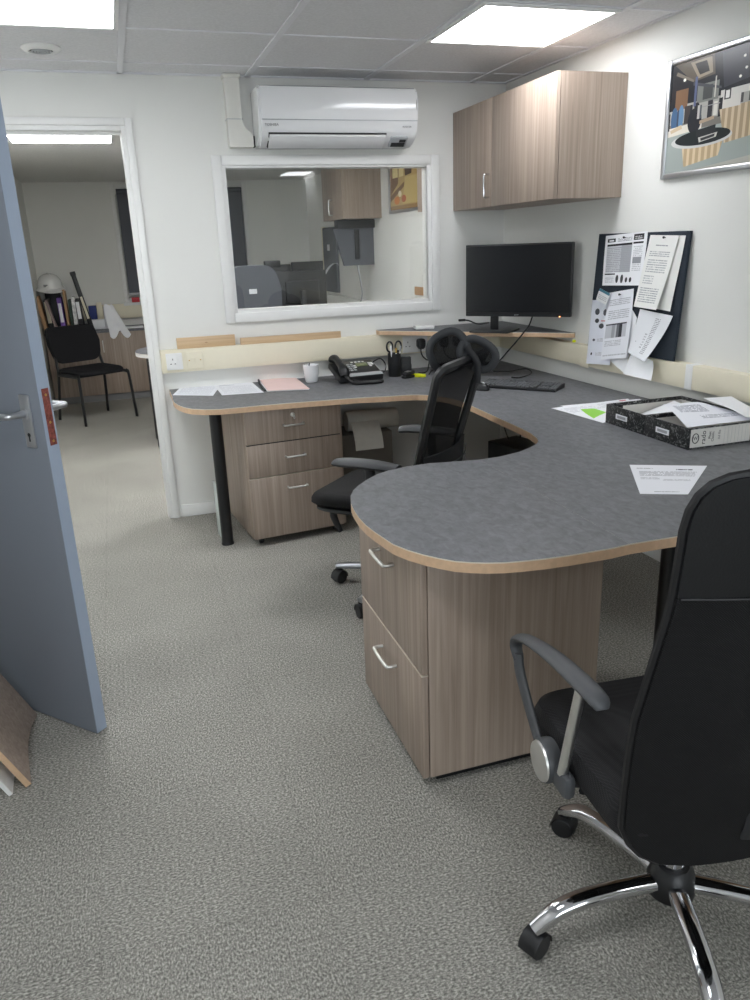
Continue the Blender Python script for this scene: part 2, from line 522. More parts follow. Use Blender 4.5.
M_['alu'] = mat('aluminium', (196, 198, 202), .32, .9)
M_['cream'] = mat('cream_plastic', (229, 222, 200), .45, noise=.01)
M_['white'] = mat('white_plastic', (233, 233, 231), .4)
M_['acwhite'] = mat('glossy_white_plastic', (232, 233, 234), .12, spec=.6)
M_['acgrey'] = mat('light_grey_plastic', (170, 173, 176), .3)
M_['dark'] = mat('dark_recess', (38, 39, 41), .6)
M_['paper'] = mat('white_paper', (238, 239, 242), .8, noise=.01, spec=.2)
M_['paperw'] = mat('warm_white_paper', (230, 230, 226), .8, noise=.01, spec=.2)
M_['pink'] = mat('pale_pink_card', (240, 212, 208), .8, noise=.02)
M_['door'] = mat('blue_grey_door_paint', (126, 132, 142), .5, noise=.01, scale=4, bump=.06, bscale=60)
M_['dooredge'] = mat('pale_blue_door_edge', (158, 171, 189), .45)  # paler than the colour of the leaf
M_['rust'] = mat('worn_red_primer', (132, 72, 62), .7, .2, noise=.45, scale=130)
M_['brass'] = mat('brass', (200, 165, 95), .3, 1.0)
M_['board'] = mat('navy_felt', (54, 60, 68), .95, noise=.12, scale=300, spec=.1)
M_['screen'] = mat('black_screen', (10, 11, 13), .22, noise=.02)
M_['marble'] = marblemat('cloud_paper')
M_['greyin'] = mat('light_grey_card', (214, 212, 207), .8)
M_['yellow'] = mat('yellow_plastic', (232, 238, 30), .4)
M_['cableb'] = mat('black_rubber', (16, 16, 18), .5)
M_['blind'] = mat('grey_blind_fabric', (96, 99, 106), .9, noise=.04, scale=200)
M_['glass'] = glassmat('clear_glass')
M_['tan'] = mat('tan_card', (176, 142, 108), .8, noise=.05)
M_['purple'] = mat('purple_card', (112, 78, 158), .6)
M_['navy'] = mat('blue_card', (34, 52, 120), .6)
M_['green'] = mat('dark_green_card', (42, 60, 48), .6)
M_['red'] = mat('red_plastic', (190, 36, 52), .4)
M_['hat'] = mat('white_hard_hat_shell', (226, 226, 224), .25, spec=.6)
M_['light'] = emis('led_diffuser', (247, 249, 253), 4.6)
M_['light2'] = emis('led_diffuser_far', (250, 250, 250), 6.8)
M_['lcd'] = mat('olive_lcd', (122, 130, 92), .3)
M_['offwhite_roll'] = mat('beige_roll_card', (214, 211, 202), .8, noise=.04)
M_['perspex'] = mat('pale_clear_plastic_edge', (205, 214, 212), .2)
M_['greydesk'] = M_['desk']

# ------------------------------------------------------------------ the room
RB = -.025
def RX(y): return 2.215 + RB * (y - 4.34)          # inner face of the right wall
YB, YB2, CZ, CZ2 = 4.34, 4.405, 2.275, 2.14
YF = -2.7; XL = -.95; YE = 8.8
def LX(y): return -.745          # far room, left wall
WTH = math.atan(-RB)                               # the right wall's turn about z
DX0, DX1, DZ = -.70, .126, 2.022               # door opening
WX0, WX1, WZ0, WZ1 = .618, 1.732, 1.135, 1.846     # internal window, visible pane

b = MB(); b.prism([(-1.5, YF - .1), (2.8, YF - .1), (2.8, 9), (-1.5, 9)], -.1, 0)
struct(b.build('floor', M_['carpet'], smooth=False))
b = MB(); b.prism([(XL - .1, YF - .1), (RX(YF) + .12, YF - .1), (RX(YB) + .12, YB + .05), (XL - .1, YB + .05)], CZ, CZ + .1)
ce = struct(b.build('ceiling', M_['ceil'], smooth=False))
b = MB(); b.prism([(-1.2, YB + .06), (RX(YB) + .1, YB + .06), (RX(9) + .1, 9), (-1.2, 9)], CZ2, CZ2 + .1)
struct(b.build('ceiling', M_['ceil2'], smooth=False))
# back wall with door and window openings
b = MB()
fx0, fx1, fz0, fz1 = WX0 - .02, WX1 + .02, WZ0 - .02, WZ1 + .02
for x0, x1, z0, z1 in ((XL - .1, DX0, 0, 2.35), (DX0, DX1, DZ, 2.35), (DX1, fx0, 0, 2.35), (fx0, fx1, 0, fz0), (fx0, fx1, fz1, 2.35), (fx1, RX(YB) + .05, 0, 2.35)):
    b.box(x0, x1, YB, YB2, z0, z1)
struct(b.build('wall_back', M_['wall'], smooth=False))
b = MB(); b.prism([(RX(YF), YF), (RX(9), 9), (RX(9) + .12, 9), (RX(YF) + .12, YF)], 0, 2.4)
struct(b.build('wall_right', M_['wall'], smooth=False))
# left wall with the opening the blue door belongs to
b = MB()
LY0, LY1 = 2.93, 3.76
for y0, y1, z0, z1 in ((YF, LY0, 0, 2.35), (LY0, LY1, 2.02, 2.35), (LY1, YB, 0, 2.35)):
    b.box(XL - .1, XL, y0, y1, z0, z1)
struct(b.build('wall_left', M_['wall'], smooth=False))
b = MB(); b.box(XL - .5, XL - .4, 2.6, 4.1, 0, 2.35)
struct(b.build('wall_corridor', M_['wall'], smooth=False))
b = MB(); ZX0, ZX1, ZZ0, ZZ1 = -.8, 1.5, .95, 2.1
for x0, x1, z0, z1 in ((XL - .1, ZX0, 0, 2.35), (ZX0, ZX1, 0, ZZ0), (ZX0, ZX1, ZZ1, 2.35), (ZX1, RX(YF) + .1, 0, 2.35)): b.box(x0, x1, YF - .1, YF, z0, z1)
struct(b.build('wall_front', M_['wall'], smooth=False))
b = MB()
for x0, x1, z0, z1 in ((ZX0, ZX0 + .05, ZZ0, ZZ1), (ZX1 - .05, ZX1, ZZ0, ZZ1), (ZX0 + .05, ZX1 - .05, ZZ1 - .05, ZZ1), (ZX0 + .05, ZX1 - .05, ZZ0, ZZ0 + .05), (.33, .37, ZZ0 + .05, ZZ1 - .05)): b.box(x0, x1, YF - .08, YF - .02, z0, z1, .004)
w3 = struct(b.build('fill_window', M_['trim']))  # unseen window, added behind the viewer to bring in soft light
b = MB(); b.box(ZX0 + .05, ZX1 - .05, YF - .055, YF - .05, ZZ0 + .05, ZZ1 - .05); b.build('window_pane', M_['glass'], w3)
pl_ = bpy.data.lights.new('fill_portal', 'AREA'); pl_.shape = 'RECTANGLE'; pl_.size = ZX1 - ZX0; pl_.size_y = ZZ1 - ZZ0; pl_.cycles.is_portal = True  # guides the world light in through the added window
po = bpy.data.objects.new('fill_portal', pl_); COL.objects.link(po); po.location = ((ZX0 + ZX1) / 2, YF - .12, (ZZ0 + ZZ1) / 2); po.rotation_euler = (R(90), 0, 0)
b = MB(); b.prism([(LX(YB2), YB2), (LX(9), 9), (LX(9) - .1, 9), (LX(YB2) - .1, YB2)], 0, 2.25)
struct(b.build('wall_far_left', M_['wall'], smooth=False))
# far wall with a window opening behind the blind
FWX0, FWX1, FWZ0, FWZ1 = .12, 1.40, 1.0, 2.06
b = MB()
for x0, x1, z0, z1 in ((-.8, FWX0, 0, 2.3), (FWX0, FWX1, 0, FWZ0), (FWX0, FWX1, FWZ1, 2.3), (FWX1, 2.4, 0, 2.3)):
    b.box(x0, x1, YE, YE + .12, z0, z1)
struct(b.build('wall_far', M_['wall'], smooth=False))
b = MB()
for x0, x1, z0, z1 in ((FWX0 - .045, FWX0, FWZ0 - .05, FWZ1 + .05), (FWX1, FWX1 + .045, FWZ0 - .05, FWZ1 + .05), (FWX0, FWX1, FWZ1, FWZ1 + .05), (FWX0, FWX1, FWZ0 - .05, FWZ0)):
    b.box(x0, x1, YE - .02, YE + .01, z0, z1, .004)
b.box(FWX0 - .06, FWX1 + .06, YE - .06, YE, FWZ0 - .075, FWZ0 - .045, .004)
w2 = struct(b.build('window_2', M_['trim']))
b = MB(); b.box(FWX0, FWX1, YE + .05, YE + .056, FWZ0, FWZ1)
b.build('window_pane', M_['glass'], w2)
b = MB(); b.box(FWX0, FWX1, YE + .11, YE + .118, FWZ0, FWZ1)
b.build('outer_shutter', M_['wall'], w2)

# ceiling grid of T bars, wall angle, door casing, window casing, skirtings
GX = [-.463, .152, .767, 1.392, 2.0]
GY = [4.11, 3.52, 2.93, 2.34, 1.75, 1.16, .57, -.02, -.61, -1.2, -1.79, -2.38]
b = MB()
for x in GX: b.box(x - .014, x + .014, YF, YB, CZ - .006, CZ + .004)
for y in GY: b.box(XL, RX(y), y - .007, y + .007, CZ - .004, CZ + .004)
struct(b.build('trim_1', M_['tbar'], smooth=False))
b = MB()
b.box(XL, RX(YB), YB - .02, YB, CZ - .006, CZ + .004); b.prism([(RX(YF) - .02, YF), (RX(YB) - .02, YB), (RX(YB), YB), (RX(YF), YF)], CZ - .006, CZ + .004)
struct(b.build('trim_2', [M_['tbar'], M_['greygap']], smooth=False))
b = MB()   # architrave of the doorway
AW = .034
b.box(DX1 + .02, DX1 + .02 + AW, YB - .018, YB, 0, DZ + .02 + AW, .004)
b.box(DX0 - .05, DX1 + .02, YB - .018, YB, DZ + .02, DZ + .02 + AW, .004)
struct(b.build('trim_3', M_['trim']))
b = MB()   # lining and stop
b.box(DX1 - .002, DX1 + .022, YB - .008, YB2 + .006, 0, DZ + .02, .002); b.box(DX1 - .007, DX1, YB + .03, YB2, 0, DZ, .002)
b.box(DX0, DX1, YB - .008, YB2 + .006, DZ - .002, DZ + .022, .002); b.box(DX0, DX1, YB + .03, YB2, DZ - .016, DZ, .002)
b.box(DX0 - .022, DX0 + .002, YB - .008, YB2 + .006, 0, DZ + .02, .002)
struct(b.build('trim_4', M_['trim']))
b = MB()   # casing and frame of the internal window
a0, a1 = .548, 1.803; c0, c1 = 1.068, 1.908; t = .05
for x0, x1, z0, z1 in ((a0, a0 + t, c0, c1), (a1 - t, a1, c0, c1), (a0 + t, a1 - t, c1 - t, c1), (a0 + t, a1 - t, c0, c0 + t)):
    b.box(x0, x1, YB - .02, YB, z0, z1, .005)
w1 = struct(b.build('window_1', M_['trim']))
b = MB(); q = .03
for x0, x1, z0, z1 in ((fx0 - .02, WX0, fz0 - .02, fz1 + .02), (WX1, fx1 + .02, fz0 - .02, fz1 + .02), (WX0, WX1, WZ1, fz1 + .02), (WX0, WX1, fz0 - .02, WZ0)):
    b.box(x0, x1, YB - .01, YB2 + .01, z0, z1, .003)
b.build('window_frame', M_['trim'], w1)
b = MB(); b.box(WX0 - .005, WX1 + .005, YB + .008, YB + .014, WZ0 - .005, WZ1 + .005)
b.build('window_pane', M_['glass'], w1)
b = MB(); b.box(DX1 + .07, RX(YB), YB - .016, YB, 0, .07, .004)
struct(b.build('baseboard_back', M_['trim']))
b = MB(); b.prism([(RX(YF) - .016, YF), (RX(YB) - .016, YB), (RX(YB), YB), (RX(YF), YF)], 0, .09)
struct(b.build('baseboard_right', M_['trim'], smooth=False))
b = MB(); b.box(.2, RX(YE), YE - .016, YE, 0, .09, .004)
struct(b.build('baseboard_far', M_['trim']))


def ceiling_light(x, y, z, w, d, label, m, group='square ceiling light panels'):
    t_ = thing('ceiling_light', label, 'ceiling light', (x, y, z), 0, group)
    f = MB()
    for x0, x1, y0, y1 in ((-w / 2, -w / 2 + .018, -d / 2, d / 2), (w / 2 - .018, w / 2, -d / 2, d / 2), (-w / 2 + .018, w / 2 - .018, -d / 2, -d / 2 + .018), (-w / 2 + .018, w / 2 - .018, d / 2 - .018, d / 2)):
        f.box(x0, x1, y0, y1, -.012, 0, .002)
    f.build('frame', M_['white'], t_)
    f = MB(); f.box(-w / 2 + .018, w / 2 - .018, -d / 2 + .018, d / 2 - .018, -.009, 0)
    f.build('diffuser', m, t_)
    return t_


ceiling_light(-.1555, 3.225, CZ - .001, .585, .575, 'bright square light panel in the ceiling at the top left, above the doorway', M_['light'])
ceiling_light(1.696, 3.225, CZ - .001, .585, .575, 'bright square light panel in the ceiling above the wall cabinet and desk', M_['light'])
ceiling_light(-.1555, .865, CZ - .001, .585, .575, 'added square ceiling panel outside the picture, over the door side', M_['light'])  # added out of view to give the room more soft light
ceiling_light(2.295, -.905, CZ - .001, .55, .565, 'added square ceiling panel outside the picture, behind the viewer', M_['light'])  # unseen panel added for fill and for its reflection in the glass
ceiling_light(-.2, 5.44, CZ2 - .001, .62, .62, 'bright light panel seen through the top of the doorway', M_['light2'])
ceiling_light(1.0, 5.15, CZ2 - .001, .6, .6, 'added ceiling panel lighting the next room, hidden above the window', M_['light2'])  # second panel here, unseen, added to brighten the next room

t = thing('ceiling_vent', 'round white vent in the ceiling tile beside the left light panel', 'vent', (-.166, 3.88, CZ))
b = MB(); b.lathe([(.0, 0), (.078, 0), (.08, -.004), (.07, -.014), (.052, -.018), (.048, -.012), (0, -.012)], 32); b.build('rim', M_['white'], t)
b = MB()
for r in (.014, .026, .038): b.tube([(r * math.cos(a), r * math.sin(a), -.017) for a in [2 * PI * k / 24 for k in range(24)]], .003, 6, True)
b.lathe([(0, -.0125), (.047, -.0125)], 24, 1)
b.build('grille', [M_['acgrey'], M_['dark']], t)

# ------------------------------------------------------------------ blue door, standing open
dA = Vector((-.240, 2.278, 0)); dB = Vector((-.205, 2.312, 0))
du = Vector((-.68, .733, 0)).normalized(); dn = Vector((.733, .68, 0)).normalized()   # along the leaf, through its thickness
DM = basis(du, dn, (0, 0, 1), dA)
DO = bpy.data.objects.new
b = MB(); b.box(0, .9, 0, .042, .004, 2.0, .0025)
dr = struct(b.build('door_1', M_['door'])); dr.matrix_world = DM
dr['label'] = 'blue grey door standing open at the left'
b = MB(); b.box(-.0012, .0, .002, .040, .006, 1.998); b.build('door_edge', M_['dooredge'], dr, 'paler blue edge of the door')
b = MB(); b.box(-.003, -.001, .012, .034, .945, 1.105, .0005); lp = b.build('latch_plate', M_['rust'], dr, 'worn red lock plate')
b = MB()
for z in (1.087, .957, 1.01): b.lathe([(.0, 0), (.004, 0), (.003, .0015), (0, .0018)], 10, M=basis((0, 1, 0), (0, 0, 1), (-1, 0, 0), (-.003, .023, z)))
b.build('screw', M_['brass'], lp)
def door_handle(side):
    y = 0 if side < 0 else .042
    b = MB(); sg = -1 if side < 0 else 1
    b.box(.037, .077, min(y, y + sg * .007), max(y, y + sg * .007), .938, 1.088, .003)
    h = b.build('door_handle', M_['alu'], dr)
    b = MB(); x0 = .057; yy = y + sg * (.062 if side < 0 else .088)
    b.tube([(x0, y + sg * .005, 1.036), (x0, yy * .9 + y * .1, 1.036), (x0 + .014, yy, 1.036), (x0 + .06, yy + sg * .002, 1.034), (x0 + .115, yy - sg * .004, 1.033), (x0 + .125, yy - sg * .014, 1.033)], [.011, .009, .0095, .010, .009, .008], 12, sub=4)
    b.lathe([(.017, 0), (.017, .004), (.012, .006)], 16, M=basis((1, 0, 0), (0, 0, -sg), (0, sg, 0), (x0, y + sg * .007, 1.036)))
    b.build('lever', M_['alu'], h)
    if side < 0:
        b = MB(); b.lathe([(.0, .0), (.006, .0), (.006, .0012), (0, .0012)], 14, M=basis((1, 0, 0), (0, 0, 1), (0, -1, 0), (x0, -.0068, .975)))
        b.box(x0 - .0025, x0 + .0025, -.0082, -.0066, .956, .973); b.build('keyhole', M_['dark'], h)
door_handle(-1); door_handle(1)

# leaning boards at the lower left
def leaning(name, label, cat, p0, p1, top_dir, ht, th, m_face, m_edge, crv=0):
    p0, p1 = Vector(p0), Vector(p1); ux = (p1 - p0).normalized(); L_ = (p1 - p0).length; uz = Vector(top_dir).normalized(); un = ux.cross(uz).normalized()
    pts = [(0, 0), (L_, 0), (L_, ht), (0, ht)]
    if crv: pts = [(0, 0)] + [(L_ * k / 8, crv * math.sin(PI * k / 8)) for k in range(1, 8)] + [(L_, 0), (L_, ht), (0, ht)]
    b = MB(); b.prism(pts, 0, th, 0, 1, basis(ux, uz, un, p0))
    b.build(name, [m_face, m_edge], smooth=False); o = bpy.data.objects[name]; return tag(o, label, cat)
leaning('wooden_board', 'grey oak board leaning against the wall in the lower left corner', 'board', (-.432, 2.085, .0), (-.446, 2.46, .0), (-.48, 0, 1), .75, .018, M_['oakh'], M_['edge'], .03)
leaning('white_board', 'white board behind the leaning oak board at the left edge', 'board', (-.474, 2.06, .0), (-.494, 2.44, .0), (-.48, 0, 1), .6, .012, M_['white'], M_['white'])

# ------------------------------------------------------------------ air conditioner and its pipe cover
t = thing('air_conditioner', 'white wall air conditioner above the internal window', 'air conditioner', (.775, YB, 1.935))
W = .835
prof = [(0, .002), (-.1, 0), (-.165, .03), (-.195, .075), (-.205, .12), (-.206, .2), (-.2, .262), (-.17, .272), (0, .272)]
def extr(b, prof, x0, x1, mi=0, bev=.006):
    q = bmesh.new(); n = len(prof)
    v0 = [q.verts.new((x0, p[0], p[1])) for p in prof]; v1 = [q.verts.new((x1, p[0], p[1])) for p in prof]
    e0 = q.faces.new(v0); e1 = q.faces.new(v1[::-1])
    for i in range(n): q.faces.new([v0[i], v0[(i + 1) % n], v1[(i + 1) % n], v1[i]][::-1])
    if bev:
        ed = [e for e in e0.edges] + [e for e in e1.edges]; bmesh.ops.bevel(q, geom=ed, offset=bev, segments=2, affect='EDGES')
    b.bm(q, mi)
b = MB(); extr(b, prof, 0, W, 0, .012); b.build('body', M_['acwhite'], t, ang=50)
b = MB(); b.box(.012, W - .006, -.2085, -.203, .112, .116); b.build('panel_seam', M_['acgrey'], t)
nrm = Vector((0, -.045, -.03)).normalized()
b = MB()
def slope(u): # along the lower slope
    p = Vector((0, -.1, 0)).lerp(Vector((0, -.165, .03)), u) if u <= 1 else Vector((0, -.165, .03)).lerp(Vector((0, -.195, .075)), u - 1)
    return p
p0, p1 = slope(.15), slope(1.55); dn_ = Vector((0, (p1 - p0).z, -(p1 - p0).y)).normalized()
if dn_.z > 0: dn_ = -dn_
LM = basis((1, 0, 0), (p1 - p0).normalized(), -dn_, p0 + dn_ * .004)
ll = (p1 - p0).length
b.box(.05, .66, 0, ll, -.014, .0, .004, M=LM); fl = b.build('louvre', M_['acwhite'], t)
b = MB(); b.box(.046, .664, -.004, 0, -.002, .006, M=LM); b.box(.046, .664, ll, ll + .004, -.002, .006, M=LM); b.box(.046, .05, -.004, ll + .004, -.004, .006, M=LM); b.build('louvre_gap', M_['dark'], t)
b = MB(); b.box(.69, .785, .01, ll - .01, -.013, .0, .003, M=LM); dp = b.build('display_panel', M_['acgrey'], t)
b = MB(); b.box(.70, .775, .016, ll * .5, -.015, -.012, M=LM); b.box(.74, .775, ll * .55, ll * .75, -.015, -.012, M=LM); b.build('display_window', M_['dark'], dp)
TX = lambda o: basis((1, 0, 0), (0, 0, 1), (0, -1, 0), o)
text('logo', 'TOSHIBA', .017, M_['greygap'], t, TX((.06, -.207, .09)))
text('model_lettering', 'INVERTER', .011, M_['greygap'], t, TX((.77, -.207, .085)))
t = thing('pipe_cover', 'cream plastic pipe cover running down the wall beside the air conditioner', 'pipe cover', (.63, YB, 1.94))
b = MB()
pts = fillet([(.012, .0), (.135, .0), (.135, .06), (.085, .105), (.085, .34), (.012, .34)], [.012, .004, 0, .02, 0, 0], 5)
b.prism(pts, 0, .06, M=basis((1, 0, 0), (0, 0, 1), (0, -1, 0), (0, 0, 0))); b.build('cover', M_['pipe'], t, ang=30)
b = MB(); b.box(.004, .094, -.066, 0, .315, .334, .003); b.build('collar', M_['pipe'], t)
b = MB(); b.box(.008, .09, -.063, -.0, .128, .131); b.build('joint', M_['acgrey'], t)
b = MB(); b.box(.135, .148, -.045, -.01, .0, .055, .006); b.build('outlet', M_['dark'], t)

# ------------------------------------------------------------------ dado trunking, sockets, wood strips
t = thing('cable_trunking', 'cream plastic cable trunking along the back wall above the desk', 'trunking')
b = MB(); b.box(.185, RX(YB) - .02, YB - .05, YB, .830, .950, .003); b.build('channel', M_['cream'], t)
b = MB(); b.box(.180, .185, YB - .051, YB, .828, .951, .001); b.build('end_cap', M_['cream'], t)
b = MB(); b.box(.2, RX(YB) - .06, YB - .0515, YB - .0495, .847, .849); b.box(.2, RX(YB) - .06, YB - .0515, YB - .0495, .933, .935); b.build('groove', M_['cream'], t)
t = thing('cable_trunking', 'cream plastic cable trunking along the right wall under the pinboard', 'trunking', (RX(2), 2, 0), WTH)
b = MB(); b.box(-.05, 0, -4.2, 2.27, .83, .93, .003); b.build('channel', M_['cream'], t)
b = MB(); b.box(-.052, -.0, .62, .66, .829, .931, .001); b.build('joint_cover', M_['white'], t, 'white joint cover')

def socket(x, z, w, hh, kind, label, m, group=None, n=1):
    t_ = thing('wall_socket' if kind != 'switch' else 'fuse_switch', label, 'socket' if kind != 'switch' else 'switch', (x, YB - .05, z), 0, group)
    b = MB(); b.box(-w / 2, w / 2, -.009, 0, -hh / 2, hh / 2, .003); b.build('plate', m, t_)
    for i in range(n):
        ox = (i - (n - 1) / 2) * (w / n) - (.008 if kind == 'socket' else 0)
        if kind == 'socket':
            for px, pz, pw, ph in ((0, .012, .004, .009), (-.011, -.012, .0075, .004), (.011, -.012, .0075, .004)):
                b = MB(); b.box(ox + px - pw / 2, ox + px + pw / 2, -.0096, -.008, pz - ph / 2, pz + ph / 2); b.build('pin_hole', M_['dark'], t_)
            b = MB(); b.box(ox + .02, ox + .033, -.0125, -.008, .004, .026, .001); b.build('rocker', m, t_)
        else:
            b = MB(); b.box(-.02, -.003, -.0125, -.008, -.014, .012, .001); b.build('rocker', m, t_)
            b = MB(); b.box(.003, .02, -.0125, -.008, -.014, .012, .001); b.build('rocker', m, t_)
            for sx in (-.03, .03):
                b = MB(); b.lathe([(.0035, 0), (.003, .0012), (0, .0014)], 10, M=basis((1, 0, 0), (0, 0, 1), (0, -1, 0), (sx, -.009, 0))); b.build('screw', M_['brass'], t_)
    return t_
socket(.248, .89, .085, .088, 'socket', 'white single plug socket on the left end of the trunking', M_['white'])
socket(.356, .89, .085, .088, 'switch', 'cream fused switch plate next to the white single socket', M_['cream'])
socket(1.625, .886, .155, .095, 'socket', 'white double socket under the corner shelf, behind the pen holder', M_['white'], n=2)
socket(1.84, .886, .155, .095, 'socket', 'white double socket under the corner shelf, behind the chair headrest', M_['white'], n=2)
def plug(x, z, label):
    t_ = thing('power_plug', label, 'plug', (x, YB - .059, z), 0, 'black plugs under the corner shelf')
    b = MB(); pts = fillet([(-.024, -.012), (-.012, -.03), (.012, -.03), (.024, -.012), (.024, .02), (.014, .03), (-.014, .03), (-.024, .02)], [.008] * 8, 4)
    b.prism(pts, 0, .026, M=basis((1, 0, 0), (0, 0, 1), (0, -1, 0), (0, 0, 0))); b.box(-.02, .02, -.031, -.024, -.024, .022, .003); b.build('body', M_['black'], t_)
    b = MB(); b.tube([(0, -.013, -.028), (0, -.014, -.05), (.01, -.018, -.075), (.04, -.02, -.098), (.09, -.02, -.105)], .0038, 8, sub=5); b.build('cord', M_['cableb'], t_)
    return t_
plug(1.655, .886, 'black plug in the socket, first to the right of the pen holder')
plug(1.80, .886, 'black plug in the socket, middle of the three under the shelf')
plug(1.885, .886, 'black plug half hidden by the chair headrest')
b = MB(); b.box(-.156, .156, -.008, .006, 0, .058, .002); t = tag(b.build('wood_offcut', M_['beech'], loc=((aty(177, 343, YB - .025).x + aty(235, 343, YB - .025).x) / 2, YB - .022, .9505)), 'short pale wooden offcut standing on the trunking above the sockets', 'wood')
b = MB(); b.box(-.285, .285, -.012, .012, 0, .036, .002)
b.build('wood_strip', M_['beech'], loc=((aty(238, 343, YB - .028).x + aty(343, 340, YB - .028).x) / 2, YB - .028, .9505)); t = tag(bpy.data.objects['wood_strip'], 'long thin wooden strip lying on the trunking under the window', 'wood')
t = bpy.data.objects['wood_offcut']
b = MB(); b.lathe([(.0, 0), (.007, 0), (0, .0006)], 10, M=basis((1.6, 0, 0), (0, 0, .6), (0, -1, 0), (.0, -.0078, .026))); b.build('knot', M_['tan'], t, 'dark knot')

# ------------------------------------------------------------------ the desk
DT, TH = .735, .028
def D(x, y): p = atz(x, y, DT); return (p.x, p.y)
inner = [D(*p) for p in ((172.7, 399.6), (174.3, 402.2), (178, 404.9), (184, 407.3), (192, 408.8), (205, 409.4), (220, 409), (240, 407.3), (262, 405.2), (318, 400.6), (360, 397.6), (384, 396.4), (405, 395))]
inner += [(1.33, 3.62), (1.39, 3.52)] if False else []
inner2 = [D(*p) for p in ((466.4, 403.3), (492.8, 415.3), (520, 427.6), (530, 432.6), (536.5, 437.5), (538.4, 440.3), (537, 443.2), (530, 447.5), (520, 451.5), (500, 456.5), (480, 459.5), (460, 461), (440, 462.5), (430, 463), (405, 466.8), (388, 470.6), (377.5, 474), (367, 479.5), (359, 485), (353.5, 490), (350.5, 496), (351, 503.6), (354, 510), (359, 517.5), (366, 525), (374.4, 531.5), (393, 544), (408, 550), (424, 554.7), (440, 558.3), (455, 561), (471, 562.2), (486, 562.7), (505, 562.3), (521, 561), (545, 558.5), (570, 555), (612, 548), (630, 543.8))]
xr0 = D(172.4, 396.8)
SEAM = inner2[-1][0]
back = YB - .001
# which inner2 point crosses the seam on the inner side
tip = [p for p in inner2]
k_in = next(i for i in range(10, len(tip)) if tip[i][0] < SEAM)
ia, ib = tip[k_in - 1], tip[k_in]; fr = (ia[0] - SEAM) / (ia[0] - ib[0]); seam_in = (SEAM, ia[1] + (ib[1] - ia[1]) * fr)
seam_out = (SEAM, tip[-1][1])
bend = []
pA, pB, pC, pD = Vector(inner[-2]), Vector(inner[-1]), Vector(tip[0]), Vector(tip[1])
dirA, dirB = (pB - pA).normalized(), (pD - pC).normalized()
for k in range(1, 12):
    s = k / 12; h00 = 2 * s ** 3 - 3 * s * s + 1; h10 = s ** 3 - 2 * s * s + s; h01 = -2 * s ** 3 + 3 * s * s; h11 = s ** 3 - s * s
    Lg = (pC - pB).length * 1.1
    q = pB * h00 + dirA * Lg * h10 + pC * h01 + dirB * Lg * h11; bend.append((q.x, q.y))
NEARY = seam_out[1]
main = [(xr0[0], back), xr0] + inner + bend + tip[:k_in] + [seam_in, seam_out, (1.45, NEARY - .005), (1.9, NEARY - .005), (RX(NEARY) - .002, NEARY - .005), (RX(YB) - .002, back)]
endp = [seam_in] + tip[k_in:-1] + [seam_out]
desk = thing('desk', 'large curved desk with dark grey top and wooden edge in the corner', 'desk')
def slab(poly, label, nb):
    # top skin, thin pale line at the arris, beech edge band
    b = MB(); b.prism(poly, DT - .003, DT, 0, 1); b.prism(poly, DT - TH, DT - .003, 2, 2)
    return b.build('desktop', [M_['desk'], M_['edgelight'], M_['edge']], desk, label, smooth=False)
slab(main, 'long corner section of the desktop', 0)
slab([((p[0] - .0002) if abs(p[0] - SEAM) < 1e-4 else p[0], p[1]) for p in endp], 'rounded end section of the desktop over the drawer unit', 1)
def leg(x, y):
    b = MB(); b.lathe([(.0, .012), (.03, .012), (.03, DT - TH)], 24); o = b.build('leg', M_['blackmetal'], desk, loc=(x, y, 0))
    b = MB(); b.lathe([(0, 0), (.032, 0), (.033, .006), (.03, .013), (0, .013)], 24); b.build('foot', M_['black'], o)
    b = MB(); b.lathe([(0, DT - TH - .006), (.05, DT - TH - .006), (.05, DT - TH), (0, DT - TH)], 24); b.build('leg_plate', M_['blackmetal'], o)
leg(.383, 3.80); leg(1.34, 1.60); leg(2.12, 1.60)

# clear plastic strip standing behind the desk leg
b = MB(); b.box(-.002, .002, -.035, .035, 0, .30, .001)
tag(b.build('plastic_strip', M_['perspex'], loc=(.36, 3.93, 0), rz=R(8)), 'clear plastic strip standing on the carpet behind the black desk leg', 'strip')

def bow(b, c, ax, out, L_, d, r, M=None):
    c, ax, out = Vector(c), Vector(ax), Vector(out)
    P = [c - ax * L_ / 2, c - ax * L_ / 2 + out * d * .75, c - ax * (L_ / 2 - d * .45) + out * d, c + ax * (L_ / 2 - d * .45) + out * d, c + ax * L_ / 2 + out * d * .75, c + ax * L_ / 2]
    b.tube(P, r, 10, sub=4, M=M)

# near two-drawer pedestal: drawers face -x
px0, px1, py0, py1 = .636, 1.174, 1.672, 2.212
t = thing('drawer_pedestal', 'tall grey oak two-drawer filing unit under the rounded desk end', 'drawers', (px0, py0, 0))
w, d = px1 - px0, py1 - py0
b = MB(); b.box(.02, w, .0, d, .035, DT - TH - .002, .0015); b.build('carcass', M_['oak'], t)
b = MB(); b.box(.05, w - .03, .03, d - .03, 0, .036); b.build('plinth', M_['blackmetal'], t)
for z0, z1, hz in ((.035, .357, .28), (.363, DT - TH - .006, .60)):
    b = MB(); b.box(0, .018, .002, d - .002, z0, z1, .0015); dw = b.build('drawer', M_['oak'], t)
    b = MB(); b.box(-.0006, .0185, .002, d - .002, z1 - .0006, z1 + .0012); b.build('edge_gap_strip', M_['edgelight'], dw)
    b = MB(); bow(b, (0, d * .50, hz), (0, 1, 0), (-1, 0, 0), .125, .03, .0055); b.build('handle', M_['steel'], dw)

